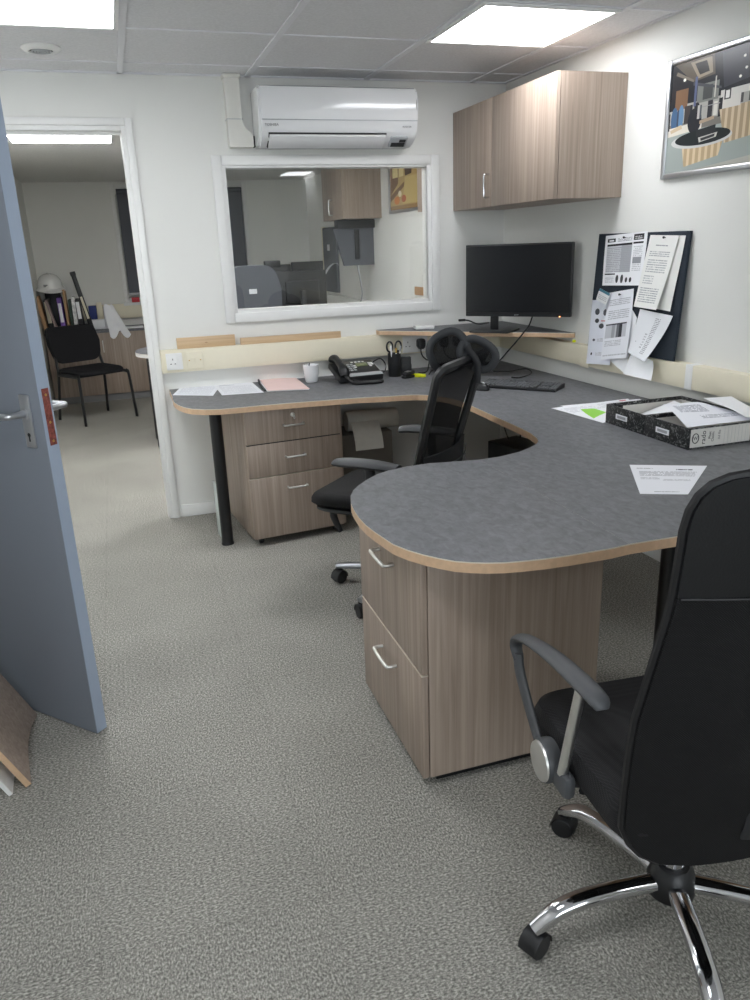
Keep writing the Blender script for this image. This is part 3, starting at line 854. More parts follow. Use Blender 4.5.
# mobile three-drawer pedestal at the back: drawers face -y
fl_, fr_ = Vector((.506, 3.676)), Vector((1.012, 3.729))
t = thing('drawer_pedestal', 'grey oak three-drawer mobile pedestal under the back desk run', 'drawers', (fl_.x, fl_.y, 0), math.atan2(fr_.y - fl_.y, fr_.x - fl_.x))
w, d, top = (fr_ - fl_).length, .56, .703
b = MB(); b.box(0, w, .018, d, .042, top, .0015); b.build('carcass', M_['oak'], t)
for z0, z1, hz in ((.044, .362, .298), (.367, .532, .458), (.537, top - .002, .618)):
    b = MB(); b.box(.002, w - .018, .0, .017, z0, z1, .0015); dw = b.build('drawer', M_['oak'], t)
    b = MB(); b.box(.002, w - .018, -.0006 if z1 < .4 else .003, .0175, z1 - .0004, z1 + (.0012 if z1 < .4 else .0052)); b.build('edge_gap_strip', M_['edgelight'] if z1 < .4 else M_['dark'], dw)  # upper drawers: dark strip paints in the shaded gap between the fronts
    b = MB(); bow(b, (w * .5 - .01, 0, hz), (1, 0, 0), (0, -1, 0), .10, .026, .005); b.build('handle', M_['steel'], dw)
b = MB(); b.lathe([(.0, 0), (.011, 0), (.011, .004), (0, .005)], 18, M=basis((1, 0, 0), (0, 0, 1), (0, -1, 0), (w * .5 - .01, 0, .665))); lk = b.build('lock', M_['steel'], t)
b = MB(); b.box(w * .5 - .0115, w * .5 - .0085, -.026, -.004, .658, .672, .001); b.tube([(w * .5 - .01, -.026 - .011 * math.cos(a), .658 + .011 * math.sin(a)) for a in [2 * PI * k / 14 for k in range(14)]], .002, 6, True); b.build('key', M_['steel'], lk)
for x, y in ((.05, .06), (w - .05, .06), (.05, d - .05), (w - .05, d - .05)):
    b = MB(); b.lathe([(.0, -.011), (.016, -.011), (.018, -.008), (.018, .008), (.016, .011), (0, .011)], 18, M=basis((0, 1, 0), (0, 0, 1), (1, 0, 0), (x, y, .0185)))
    b.box(x - .016, x + .016, y - .02, y + .02, .03, .043, .004); b.build('caster', M_['black'], t)

# things under the desk
t = thing('paper_roll', 'beige roll of card stored under the desk beside the mobile pedestal', 'roll', (1.16, 4.06, .462), R(0))
b = MB(); b.lathe([(.0, -.14), (.052, -.14), (.055, -.135), (.055, .15), (.052, .155), (0, .155)], 28, M=basis((0, 1, 0), (0, 0, 1), (1, 0, 0), (.1, 0, .055))); b.build('roll', M_['offwhite_roll'], t)
b = MB(); b.sheet(lambda u, v: (-.03 + .16 * u, -.057 - .02 * math.sin(PI * v) - .085 * v, .06 - .14 * v), 4, 6, .002); b.build('loose_sheet', M_['offwhite_roll'], t)
b = MB(); b.box(-.14, .16, -.12, .12, 0, .461, .004); tag(b.build('storage_box', mat('dull_brown_card', (112, 106, 98), .8), loc=(1.2, 4.09, 0)), 'dull brown box on the floor under the desk, holding up the beige roll', 'box')
t = thing('computer_tower', 'black computer tower standing under the right side of the desk', 'computer', (1.93, 3.45, 0), R(12))
b = MB(); b.box(-.1, .1, -.22, .22, .012, .43, .006); b.build('case', M_['black'], t)
b = MB(); b.box(-.09, .09, -.226, -.22, .03, .42, .003); fr__ = b.build('front_panel', M_['blackmat'], t)
b = MB(); b.lathe([(.0, 0), (.008, 0), (.007, .003), (0, .003)], 14, M=basis((1, 0, 0), (0, 0, 1), (0, -1, 0), (.06, -.226, .39))); b.build('power_button', M_['steel'], fr__)
for x in (-.07, .07):
    for y in (-.19, .19): b = MB(); b.lathe([(.0, 0), (.014, 0), (.014, .013), (0, .013)], 12); b.build('foot', M_['blackmat'], t, loc=(x, y, 0))
b = MB(); b.tube([(1.9, 3.62, .42), (1.88, 3.66, .55), (1.93, 3.7, .68), (1.95, 3.75, .69)], .004, 8, sub=6); tag(b.build('computer_cable', M_['cableb']), 'thin black cable looping down behind the desk to the computer tower, left one', 'cable', 'cables of the computer tower')
b = MB(); b.tube([(1.97, 3.62, .42), (1.99, 3.68, .56), (2.02, 3.72, .68), (2.04, 3.76, .69)], .004, 8, sub=6); tag(b.build('computer_cable', M_['cableb']), 'thin black cable looping down behind the desk to the computer tower, right one', 'cable', 'cables of the computer tower')

# ------------------------------------------------------------------ corner shelf with monitor
SZ = .976
shelf = thing('corner_shelf', 'triangular grey corner shelf with wooden front edge above the desk', 'shelf', (0, 0, 0))
pl = [(1.405, 4.337), (1.405, 4.285), (RX(3.56) - .012, 3.545), (RX(3.56) - .002, 3.55), (RX(YB) - .002, 4.338)]
b = MB(); b.prism(pl, SZ - .003, SZ, 0, 1); b.prism(pl, SZ - .024, SZ - .003, 2, 2)
b.build('shelf_board', [M_['desk'], M_['edgelight'], M_['edge']], shelf, smooth=False)
b = MB(); b.box(1.9, 1.93, 4.15, 4.29, SZ - .05, SZ - .0245); b.build('bracket', M_['white'], shelf)
# monitor
mc = Vector((2.03, 3.93, 0)); ml = aty(0, 0, 1) * 0
mr = Vector((.62, -.785, 0)).normalized(); mn = Vector((-.785, -.62, 0)).normalized()
def monitor_pts():
    o = Vector((1.90, 3.80, 1.1)); return [atp(x, y, o, Vector((-.72, -.69, 0)).normalized()) for x, y in ((465, 244), (573, 243), (571, 318.5), (466, 315))]
mp_ = monitor_pts()
xc = (mp_[0] + mp_[1] + mp_[2] + mp_[3]) / 4
ux = ((mp_[1] - mp_[0]) + (mp_[2] - mp_[3])); ux.z = 0; ww = ux.length / 2; ux.normalize(); hh = ((mp_[0].z - mp_[3].z) + (mp_[1].z - mp_[2].z)) / 2
un = ux.cross(Vector((0, 0, 1))).normalized()
t = thing('monitor', 'black widescreen monitor on the corner shelf, switched off', 'monitor', (xc.x, xc.y, SZ))
zc = xc.z - SZ
MM = basis(ux, (0, 0, 1), un, (0, 0, zc))
b = MB(); b.box(-ww / 2, ww / 2, -hh / 2, hh / 2, -.03, -.002, .004, M=MM); b.box(-ww / 3, ww / 3, -hh / 3, hh / 3, -.05, -.028, .008, M=MM); b.build('casing', M_['black'], t)
b = MB(); b.box(-ww / 2 + .008, ww / 2 - .008, -hh / 2 + .022, hh / 2 - .008, -.004, -.0012, M=MM); b.build('screen', M_['screen'], t)
text('logo', 'acer', .014, M_['alu'], t, MM @ Matrix.Translation((0, -hh / 2 + .010, -.002)), .0004)
b = MB(); b.box(ww / 2 - .06, ww / 2 - .052, -hh / 2 - .001, -hh / 2 + .005, -.005, .0005, .001, M=MM); b.build('power_light', emis('amber_led', (255, 150, 60), 1.0), t)
nb = aty(491, 329, xc.y + .10); nb.z = SZ; nx_ = nb - Vector((xc.x, xc.y, nb.z)); nloc = Vector((nx_.dot(ux), nx_.dot(un)))
sx = nloc.x
b = MB(); b.box(sx - .022, sx + .022, -zc + .008, -hh / 2 + .06, -.062, -.046, .004, M=MM); b.box(sx - .022, .05, -hh / 2 + .05, -hh / 2 + .11, -.062, -.045, .004, M=MM); b.build('stand', M_['black'], t)
b = MB(); b.box(sx - .11, sx + .11, -zc + .001, -zc + .011, -.15, .04, .004, M=MM); b.build('stand_base', M_['black'], t)
b = MB(); en = Vector((-.669, -.743, 0)); eo = Vector((1.405, 4.285, 0)) + en * .012
P0 = Vector((xc.x, xc.y, xc.z - hh / 2 - .002)) + ux * .08 - un * .02
b.tube([P0, atp(529, 326, eo, en) + Vector((0, 0, .004)), atp(523, 333.5, eo, en), atp(516, 342, eo, en), atp(508, 351, eo, en), atp(499, 361, eo, en), atz(489, 367, DT + .006)], .0038, 8, sub=6)
tag(b.build('monitor_cable', M_['cableb']), 'black cable hanging from the monitor down to the desk', 'cable')
b = MB(); b.box(-.055, .055, -.035, .035, 0, .018, .004); p = atz(417, 331, SZ)
tag(b.build('network_box', M_['white'], loc=(1.66, 4.23, SZ), rz=R(-8)), 'small flat white box lying on the left part of the corner shelf', 'box')
b = MB(); b.tube([Vector((2.02, 4.12, SZ + .02)), Vector((1.97, 4.16, SZ + .012)), Vector((1.93, 4.2, SZ + .03)), Vector((1.9, 4.21, SZ + .035))], .004, 8, sub=5)
b.box(1.87, 1.91, 4.203, 4.217, SZ + .028, SZ + .041, .002)
tag(b.build('loose_cable', M_['cableb']), 'loose black cable with a connector on the shelf beside the monitor stand', 'cable')

# ------------------------------------------------------------------ things on the desk
# desk phone
pm = rotz(R(-14), (1.30, 4.10, DT))
t = thing('desk_phone', 'black desk phone with a small display on the back desk run', 'phone', (1.205, 4.10, DT), R(4))
tilt = Matrix.Rotation(R(17), 4, 'X')
b = MB(); b.box(-.13, .125, -.1, .1, .0, .035, .008, M=Matrix.Translation((0, .01, .034)) @ tilt); b.box(-.1, .1, -.02, .09, 0, .05, .006); b.build('body', M_['black'], t)
PT = Matrix.Translation((0, .01, .034)) @ tilt
b = MB(); b.box(.012, .078, .018, .058, .034, .038, .001, M=PT); b.build('display', M_['lcd'], t)
for r in range(4):
    for c in range(3):
        b = MB(); b.box(-.062 + c * .021, -.047 + c * .021, .042 - r * .024, .054 - r * .024, .034, .0385, .001, M=PT); b.build('key', M_['acgrey'], t)
for x, y in [(.0 + k * .022, .074) for k in range(4)] + [(.092, .05), (.092, .032), (.108, .05), (.108, .032), (.092, .014), (-.0, .03), (-.0, .01)]:
    b = MB(); b.box(x - .007, x + .007, y - .005, y + .005, .034, .038, .001, M=PT); b.build('button', M_['white'], t)
b = MB(); b.box(-.07, .122, -.098, -.062, .034, .037, .001, M=PT); b.build('label_strip', M_['acgrey'], t)
hs = MB(); hs.tube([(-.102, -.1, .045), (-.102, -.075, .066), (-.102, -.03, .074), (-.102, .04, .074), (-.102, .085, .066), (-.102, .105, .046)], [.022, .025, .019, .018, .025, .022], 14, sub=4, M=PT, sq=(1.15, .8)); hs.build('handset', M_['black'], t)
b = MB(); b.tube([(-.10, -.095, .05), (-.07, -.125, .012), (0.0, -.16, .010), (.07, -.17, .010), (.085, -.155, .011), (.03, -.14, .0105), (-.03, -.125, .012), (-.06, -.08, .02)], .0085, 10, sub=6); b.build('cord', M_['cableb'], t)

# mug with a printed mark
t = thing('mug', 'white mug standing by the wall left of the desk phone', 'mug', (.968, 4.18, DT), R(75))
b = MB(); b.lathe([(0, 0), (.03, 0), (.034, .004), (.041, .045), (.043, .095), (.041, .096), (.039, .093), (.036, .04), (.03, .008), (0, .007)], 32); b.build('body', M_['acwhite'], t)
b = MB(); b.tube([(.040, 0, .075), (.058, 0, .08), (.07, 0, .06), (.062, 0, .035), (.037, 0, .027)], [.0055] * 5, 10, sub=5); b.build('handle', M_['acwhite'], t)
b = MB(); b.box(-.006, .006, .0408, .0424, .045, .065); b.build('print', M_['navy'], t, 'small dark print')
b = MB(); b.lathe([(0, -.05), (.004, -.05), (.004, .02), (.003, .024), (0, .025)], 10, M=Matrix.Translation((-.01, .012, .08)) @ Matrix.Rotation(R(12), 4, 'Y')); 
tag(b.build('spoon', M_['black'], loc=(.968, 4.18, DT)), 'dark spoon handle standing in the white mug', 'spoon')

# pen holder, small black pot, hole punch, highlighter
t = thing('pen_holder', 'tall black cylindrical pen holder under the left end of the shelf', 'pen holder', (1.44, 4.13, DT))
b = MB(); b.lathe([(0, 0), (.036, 0), (.037, .003), (.037, .128), (.034, .128), (.033, .01), (0, .008)], 26); b.build('cup', M_['black'], t)
def loop(b, c, rx, rz_, r, ax): b.tube([(c[0] + rx * math.cos(a) * ax[0], c[1] + rx * math.cos(a) * ax[1], c[2] + rz_ * math.sin(a)) for a in [2 * PI * k / 18 for k in range(18)]], r, 8, True)
t = thing('scissors', 'scissors with black handles standing in the pen holder', 'scissors', (1.44, 4.13, DT))
b = MB(); loop(b, (-.026, 0, .165), .019, .028, .005, (1, .2)); b.tube([(-.02, 0, .14), (0, 0, .1), (.008, 0, .03)], .004, 8); b.build('blade_half', M_['blackmat'], t)
b = MB(); loop(b, (.026, .004, .165), .019, .028, .005, (1, .2)); b.tube([(.02, .005, .14), (0, .005, .1), (-.008, .005, .03)], .004, 8); b.build('blade_half', M_['blackmat'], t)
def pen(label, x, y, lean, ln, m, tipm):
    t_ = thing('pen', label, 'pen', (x, y, DT + .012), 0, 'pens in the black pen holder', rot=lean)
    b = MB(); b.lathe([(0, 0), (.004, .004), (.0045, .02), (.0045, ln - .03)], 10); b.build('barrel', m, t_)
    b = MB(); b.lathe([(.0052, ln - .03), (.0052, ln - .004), (.003, ln), (0, ln)], 10); b.build('cap', tipm, t_)
pen('white pen with a white cap, left in the black pen holder', 1.427, 4.118, (R(6), R(-6), 0), .165, M_['white'], M_['white'])
pen('pen with a yellow cap in the middle of the black pen holder', 1.44, 4.112, (R(4), R(1), 0), .15, M_['white'], M_['brass'])
pen('white pen at the right in the black pen holder', 1.451, 4.12, (R(5), R(7), 0), .16, M_['white'], M_['acgrey'])
t = thing('card_holder', 'small square black holder beside the pen holder', 'holder', (1.515, 4.15, DT), R(-12))
b = MB(); b.box(-.028, .028, -.02, .02, 0, .10, .003); b.box(-.03, .03, -.022, .022, 0, .06, .003); b.build('body', M_['black'], t)
t = thing('hole_punch', 'small black stapler with silver plate in front of the pen holder', 'stapler', (1.49, 4.035, DT), R(25))
b = MB(); b.box(-.045, .045, -.016, .016, 0, .014, .004); b.build('base', M_['black'], t)
b = MB(); b.box(-.04, .04, -.012, .012, .016, .036, .006, M=Matrix.Rotation(R(-4), 4, 'Y')); b.build('arm', M_['blackmat'], t)
b = MB(); b.box(-.02, .008, -.013, .013, .0345, .038, .001, M=Matrix.Rotation(R(-4), 4, 'Y')); b.build('plate', M_['steel'], t)
t = thing('highlighter', 'yellow highlighter pen lying on the desk right of the phone', 'highlighter', (1.535, 4.035, DT + .010), 0, rot=(0, 0, R(-52)))
b = MB(); b.box(-.05, .02, -.010, .010, -.0095, .0095, .004); b.build('barrel', M_['yellow'], t)
b = MB(); b.box(.02, .055, -.0098, .0098, -.0085, .0095, .003); b.build('cap', M_['yellow'], t)
t = thing('power_adapter', 'black power adapter block lying by the wall behind the highlighter', 'adapter', (1.78, 4.2, DT), R(5))
b = MB(); b.box(-.07, .07, -.03, .03, 0, .035, .006); b.build('body', M_['black'], t)
b = MB(); b.tube([(-.07, 0, .018), (-.1, -.01, .05), (-.12, -.03, .07), (-.14, -.05, .02), (-.17, -.07, .008), (-.2, -.05, .006)], .0035, 8, sub=6); b.build('lead', M_['cableb'], t)
b = MB(); b.tube([(1.385, 4.2, DT + .01), (1.42, 4.24, DT + .02), (1.43, 4.26, DT + .05), (1.40, 4.27, DT + .085), (1.34, 4.25, DT + .06), (1.37, 4.28, DT + .02), (1.45, 4.26, DT + .012), (1.5, 4.25, DT + .03)], .0032, 8, sub=6)
tag(b.build('phone_cable', M_['cableb']), 'tangled black phone cable between the desk phone and the wall', 'cable')
b = MB(); b.tube([(1.62, 4.06, DT + .005), (1.66, 4.1, DT + .02), (1.72, 4.12, DT + .012), (1.78, 4.08, DT + .005), (1.74, 4.03, DT + .005), (1.68, 4.06, DT + .005)], .0035, 8, sub=6)
tag(b.build('desk_cable', M_['cableb']), 'black cable loop lying on the desk behind the yellow highlighter', 'cable')
b = MB(); b.tube([(1.98, 3.98, DT + .004), (2.05, 3.92, DT + .006), (2.1, 3.82, DT + .03), (2.08, 3.72, DT + .02), (2.0, 3.7, DT + .006), (1.93, 3.66, DT + .02)], .003, 8, sub=6)
tag(b.build('keyboard_cable', M_['cableb']), 'thin black cable curling behind the keyboard', 'cable')

# keyboard
kA, kB, kD = Vector(D(478, 387.5)), Vector(D(555, 392.5)), Vector(D(497, 376))
kx = (kB - kA).normalized(); kl = (kB - kA).length
t = thing('keyboard', 'black computer keyboard on the desk in front of the monitor shelf', 'keyboard', (kA.x, kA.y, DT), math.atan2(kx.y, kx.x))
kw = .15
b = MB(); b.prism([(0, 0), (kw, .0), (kw, .022), (0, .010)], 0, kl, M=basis((0, 1, 0), (0, 0, 1), (1, 0, 0), (0, 0, 0))); b.build('case', M_['black'], t, ang=30)
key_me = None
ks = kl / 21.5
for r in range(6):
    xs = [i for i in range(15)] if r else [0, 2, 3, 4, 5, 6.5, 7.5, 8.5, 9.5, 11, 12, 13, 14]
    if r == 5: xs = [0, 1.3, 2.6, 'space', 10, 11.2, 12.4, 13.6]
    xs = xs + [15.6, 16.6, 17.6] * (r != 3) + [19 - .2, 19.8]
    for x in xs:
        if x == 'space': x, wd = 4, 5.7
        else: wd = 1
        y = kw - .02 - (r + .5) * (kw - .03) / 6; z = .010 + .012 * y / kw
        if key_me is None or wd > 1:
            b = MB(); b.box(-.37 * ks, (wd - .63) * ks, -.0075, .0075, 0, .006, .0012, seg=1); ko = b.build('key', M_['key'], t); 
            if wd == 1: key_me = ko.data
        else:
            ko = bpy.data.objects.new('key', key_me); COL.objects.link(ko); ko.parent = t
        ko.location = (.012 + (x + .5) * ks, y, z)
# mouse
t = thing('computer_mouse', 'black and silver computer mouse beside the left end of the keyboard', 'mouse', (1.68, 3.51, DT), R(20))
b = MB(); q = bmesh.new(); bmesh.ops.create_uvsphere(q, u_segments=20, v_segments=12, radius=1)
for v in q.verts: v.co = Vector((v.co.x * .031, v.co.y * .052, max(0, v.co.z * .036 + .004)))
b.bm(q); b.build('body', M_['black'], t)
b = MB(); q = bmesh.new(); bmesh.ops.create_uvsphere(q, u_segments=18, v_segments=12, radius=1)
for v in q.verts: v.co = Vector((v.co.x * .018, v.co.y * .034 - .008, max(.02, v.co.z * .0345 + .0065)))
b.bm(q); b.build('top_shell', M_['alu'], t, 'silver top')
b = MB(); b.lathe([(.0, -.003), (.007, -.003), (.007, .003), (0, .003)], 14, M=basis((0, 1, 0), (0, 0, 1), (1, 0, 0), (0, .026, .034))); b.build('wheel', M_['blackmat'], t)


# sheets of paper
def sheet_on(name, label, cat, corners, m, z=DT, curl=0., th=.0006, group=None, n=8):
    """corners: near-left, near-right, far-right, far-left of a sheet lying on the desk, curl lifts the far edge"""
    c = [Vector((p[0], p[1], 0)) for p in corners]; o = (c[0] + c[1] + c[2] + c[3]) / 4
    def fn(u, v):
        p = (c[0] * (1 - u) + c[1] * u) * (1 - v) + (c[3] * (1 - u) + c[2] * u) * v - o
        p.z = th + .0003 + curl * (max(0, u - .5) * 2) ** 2 * (1 - v) + .0012 * math.sin(3 * u + 2 * v) ** 2 * (1 if curl else 0); return p
    b = MB(); b.sheet(fn, n, n, th); ob = b.build(name, m, loc=(o.x, o.y, z)); return tag(ob, label, cat, group)
pm1 = print_mat('letter_print', (240, 241, 246), [('text', (150, 150, 156), .08, .86, .3, .9, 1), ('text', (90, 90, 96), .62, .82, .84, .89, 1), ('text', (170, 170, 176), .1, .6, .92, .78, 5), ('text', (180, 180, 186), .1, .48, .4, .56, 3), ('text', (185, 185, 190), .45, .44, .9, .5, 2), ('text', (170, 170, 176), .3, .06, .8, .1, 1)])
sheet_on('letter', 'white printed sheet lying on the desk near the high-backed chair', 'paper', [D(640, 494), D(688, 494.5), D(707, 466), D(629.5, 465)], pm1)
pm2 = print_mat('listing_print', (238, 240, 244), [('text', (205, 206, 212), .05, .62, .95, .92, 5), ('text', (214, 214, 220), .5, .1, .9, .5, 4), ('poly', (150, 214, 84), [(.06, .22), (.42, .34), (.40, .66), (.24, .74)]), ('rect', (200, 90, 100), .86, .86, .95, .93)])
sheet_on('printed_sheet', 'printed sheet with a bright green patch, left of the box files', 'paper', [D(603, 423), D(640, 410), D(628, 399), D(551, 408.5)], pm2, curl=.004)
sheet_on('printed_sheet', 'white sheet partly under the green-patched sheet by the box files', 'paper', [D(610, 417), D(650, 407), D(640, 399), D(560, 406)], M_['paper'], z=DT - .0008 + .0009)
# documents on the left run
pm3 = print_mat('form_print_a', (236, 239, 246), [('text', (212, 214, 222), .08, .1, .9, .85, 10)])
pm4 = print_mat('form_print_b', (238, 240, 246), [('text', (214, 216, 224), .08, .1, .9, .8, 9), ('rect', (196, 200, 210), .1, .85, .5, .9)])
sheet_on('document', 'white document, leftmost on the left end of the desk', 'paper', [D(172.5, 395.3), D(213, 395.8), D(221, 385), D(183, 385)], pm3)
sheet_on('document', 'white document beside the pink folder, second from the left', 'paper', [D(222, 395.5), D(264, 392.8), D(252, 382.5), D(214, 385.5)], pm4, z=DT + .001)
sheet_on('white_sheet', 'white sheet sticking out behind the pink folder', 'paper', [D(262, 384), D(298, 383), D(288, 375.2), D(250, 378.2)], M_['paper'], z=DT + .0003)
t = thing('pink_folder', 'pale pink paper folder on the left run of the desk', 'folder')
fc = [Vector((*D(*p), DT)) for p in ((268, 391.8), (310, 390), (296, 379.5), (259, 380.5))]
b = MB(); b.sheet(lambda u, v: ((fc[0] * (1 - u) + fc[1] * u) * (1 - v) + (fc[3] * (1 - u) + fc[2] * u) * v) + Vector((0, 0, .0062 + .004 * v)), 6, 6, .0012); b.build('cover', M_['pink'], t)
b = MB(); b.sheet(lambda u, v: ((fc[0] * (1 - u) + fc[1] * u) * (1 - v) + (fc[3] * (1 - u) + fc[2] * u) * v) + Vector((-.004, 0, .0022 + .002 * v)), 6, 6, .0012); b.build('inside_sheet', M_['paper'], t)
b = MB(); b.tube([fc[0] + Vector((-.012, .02, .006)), fc[0].lerp(fc[3], .5) + Vector((-.018, 0, .010)), fc[3] + Vector((-.006, -.02, .01))], .006, 8); b.build('spine', M_['blackmat'], t)

# box files
def box_file(x, y, label, front=False):
    t_ = thing('box_file', label, 'box file', (x, y, DT), 0, 'open box files on the desk')
    w, d, hh, th = .36, .243, .075, .006
    b = MB()
    b.box(0, w, 0, d, 0, th)
    b.box(0, th, 0, d, th, hh, .001); b.box(w - th, w, 0, d, th, hh, .001); b.box(th, w - th, 0, th, th, hh, .001); b.box(th, w - th, d - th, d, th, hh, .001)
    b.build('tray', M_['marble'], t_)
    b = MB(); i = th + .0006; e = .0012
    b.box(i, w - i, i, d - i, th, th + e); b.box(i, i + e, i, d - i, th, hh - .014); b.box(w - i - e, w - i, i, d - i, th, hh - .014); b.box(i, w - i, i, i + e, th, hh - .014); b.box(i, w - i, d - i - e, d - i, th, hh - .014)
    b.build('lining', M_['greyin'], t_, 'pale grey paper lining')
    b = MB(); b.box(-.0012, 0, d * .42, d * .72, .028, .048); lb = b.build('end_label', M_['paper'], t_)
    b = MB(); b.box(-.0018, -.001, d * .46, d * .68, .033, .043); b.build('label_print', M_['acgrey'], lb)
    if front:
        b = MB(); b.box(.008, .262, -.0012, 0, .006, .070); sl = b.build('spine_label', M_['greyin'], t_)
        FX = lambda o, a=0: basis((1, 0, 0), (0, 0, 1), (0, -1, 0), o) @ Matrix.Rotation(a, 4, 'Z')
        b = MB()
        b.tube([(.028 + .013 * math.cos(a), -.0018, .038 + .017 * math.sin(a)) for a in [2 * PI * k / 24 for k in range(24)]], .0016, 6, True)
        b.build('emblem_ring', M_['dark'], sl)
        text('emblem', 'W', .018, M_['dark'], sl, FX((.028, -.0014, .038)), .0004)
        text('lettering', 'rado', .026, M_['dark'], sl, FX((.062, -.0014, .038), PI / 2), .0004)
        text('lettering', 'Plast', .014, M_['dark'], sl, FX((.088, -.0014, .044), PI / 2), .0004)
        text('lettering', 'Classic', .013, M_['dark'], sl, FX((.101, -.0014, .038), PI / 2), .0004)
        text('lettering', 'A4 file', .013, M_['greygap'], sl, FX((.128, -.0014, .042), PI / 2), .0004)
        for k in range(7):
            b = MB(); b.box(.15 + k * .015, .1506 + k * .015, -.0016, -.001, .008, .066); b.build('ruled_line', M_['acgrey'], sl)
    return t_
box_file(1.807, 2.378, 'open cloud-patterned box file, the farther one, nearly empty')
box_file(1.807, 2.132, 'open cloud-patterned box file with a printed spine, nearer the viewer', True)
b = MB(); b.box(1.86, 1.864, 2.607, 2.616, DT + .03, DT + .073); b.box(1.855, 1.872, 2.600, 2.6125, DT + .035, DT + .07, .002)
tag(b.build('file_clip', M_['black']), 'black clip on the inner rim of the farther box file', 'clip')
def paper_free(name, label, fn, m, nu=10, nv=10, th=.0007, group=None, o=(0, 0, 0)):
    b = MB(); b.sheet(fn, nu, nv, th); return tag(b.build(name, m, loc=o), label, 'paper', group)
pm5 = print_mat('notes_print', (240, 241, 247), [('text', (140, 142, 158), .12, .55, .6, .9, 7), ('text', (160, 162, 172), .35, .25, .9, .42, 3)])
paper_free('loose_paper', 'crumpled printed paper heaped over the nearer box file',
           lambda u, v: (.004 + .29 * u + .05 * v * (1 - u), .012 + .20 * v, .0765 + .055 * v * (1 - .75 * u) * (1 - .25 * v) + .010 * math.sin(PI * u) * v + .004 * math.sin(7 * u + 3 * v) * v), pm5, 16, 12, o=(1.806, 2.135, DT))
paper_free('loose_paper', 'white paper sloping over the right end of the nearer box file',
           lambda u, v: (.20 + .13 * u, .004 + .22 * v, .0895 + .035 * v - .012 * u + .004 * math.sin(5 * v + 2 * u)), M_['paper'], 8, 8, o=(1.85, 2.135, DT))
paper_free('loose_paper', 'white paper lying inside the farther box file',
           lambda u, v: (.10 + .2 * u, .012 + .21 * v, .012 + .03 * u + .018 * v * u), M_['paper'], 6, 6, o=(1.82, 2.385, DT))

# ------------------------------------------------------------------ wall cabinet in the corner
t = thing('wall_cabinet', 'grey oak wall cabinet with two doors in the corner above the monitor', 'cabinet')
cz0, cz1, cx0, cy0 = 1.612, 2.118, 1.893, 3.235
ym = (lambda d: cx0 / d.x * d.y)(ray(491.5, 150))
b = MB(); b.prism([(cx0 + .02, cy0), (RX(cy0) - .001, cy0), (RX(YB) - .001, YB - .001), (cx0 + .02, YB - .001)], cz0, cz1); b.build('carcass', M_['oak'], t, smooth=False)
for y0, y1, hy in ((cy0 + .001, ym - .0015, None), (ym + .0015, YB - .003, None)):
    b = MB(); b.box(cx0, cx0 + .018, y0, y1, cz0 - .0, cz1, .0015); dd = b.build('door', M_['oak'], t)
    if y1 > ym + .1:
        b = MB(); bow(b, (cx0, ym + .022, cz0 + .10), (0, 0, 1), (-1, 0, 0), .11, .03, .0055); b.build('handle', M_['chrome'], dd)

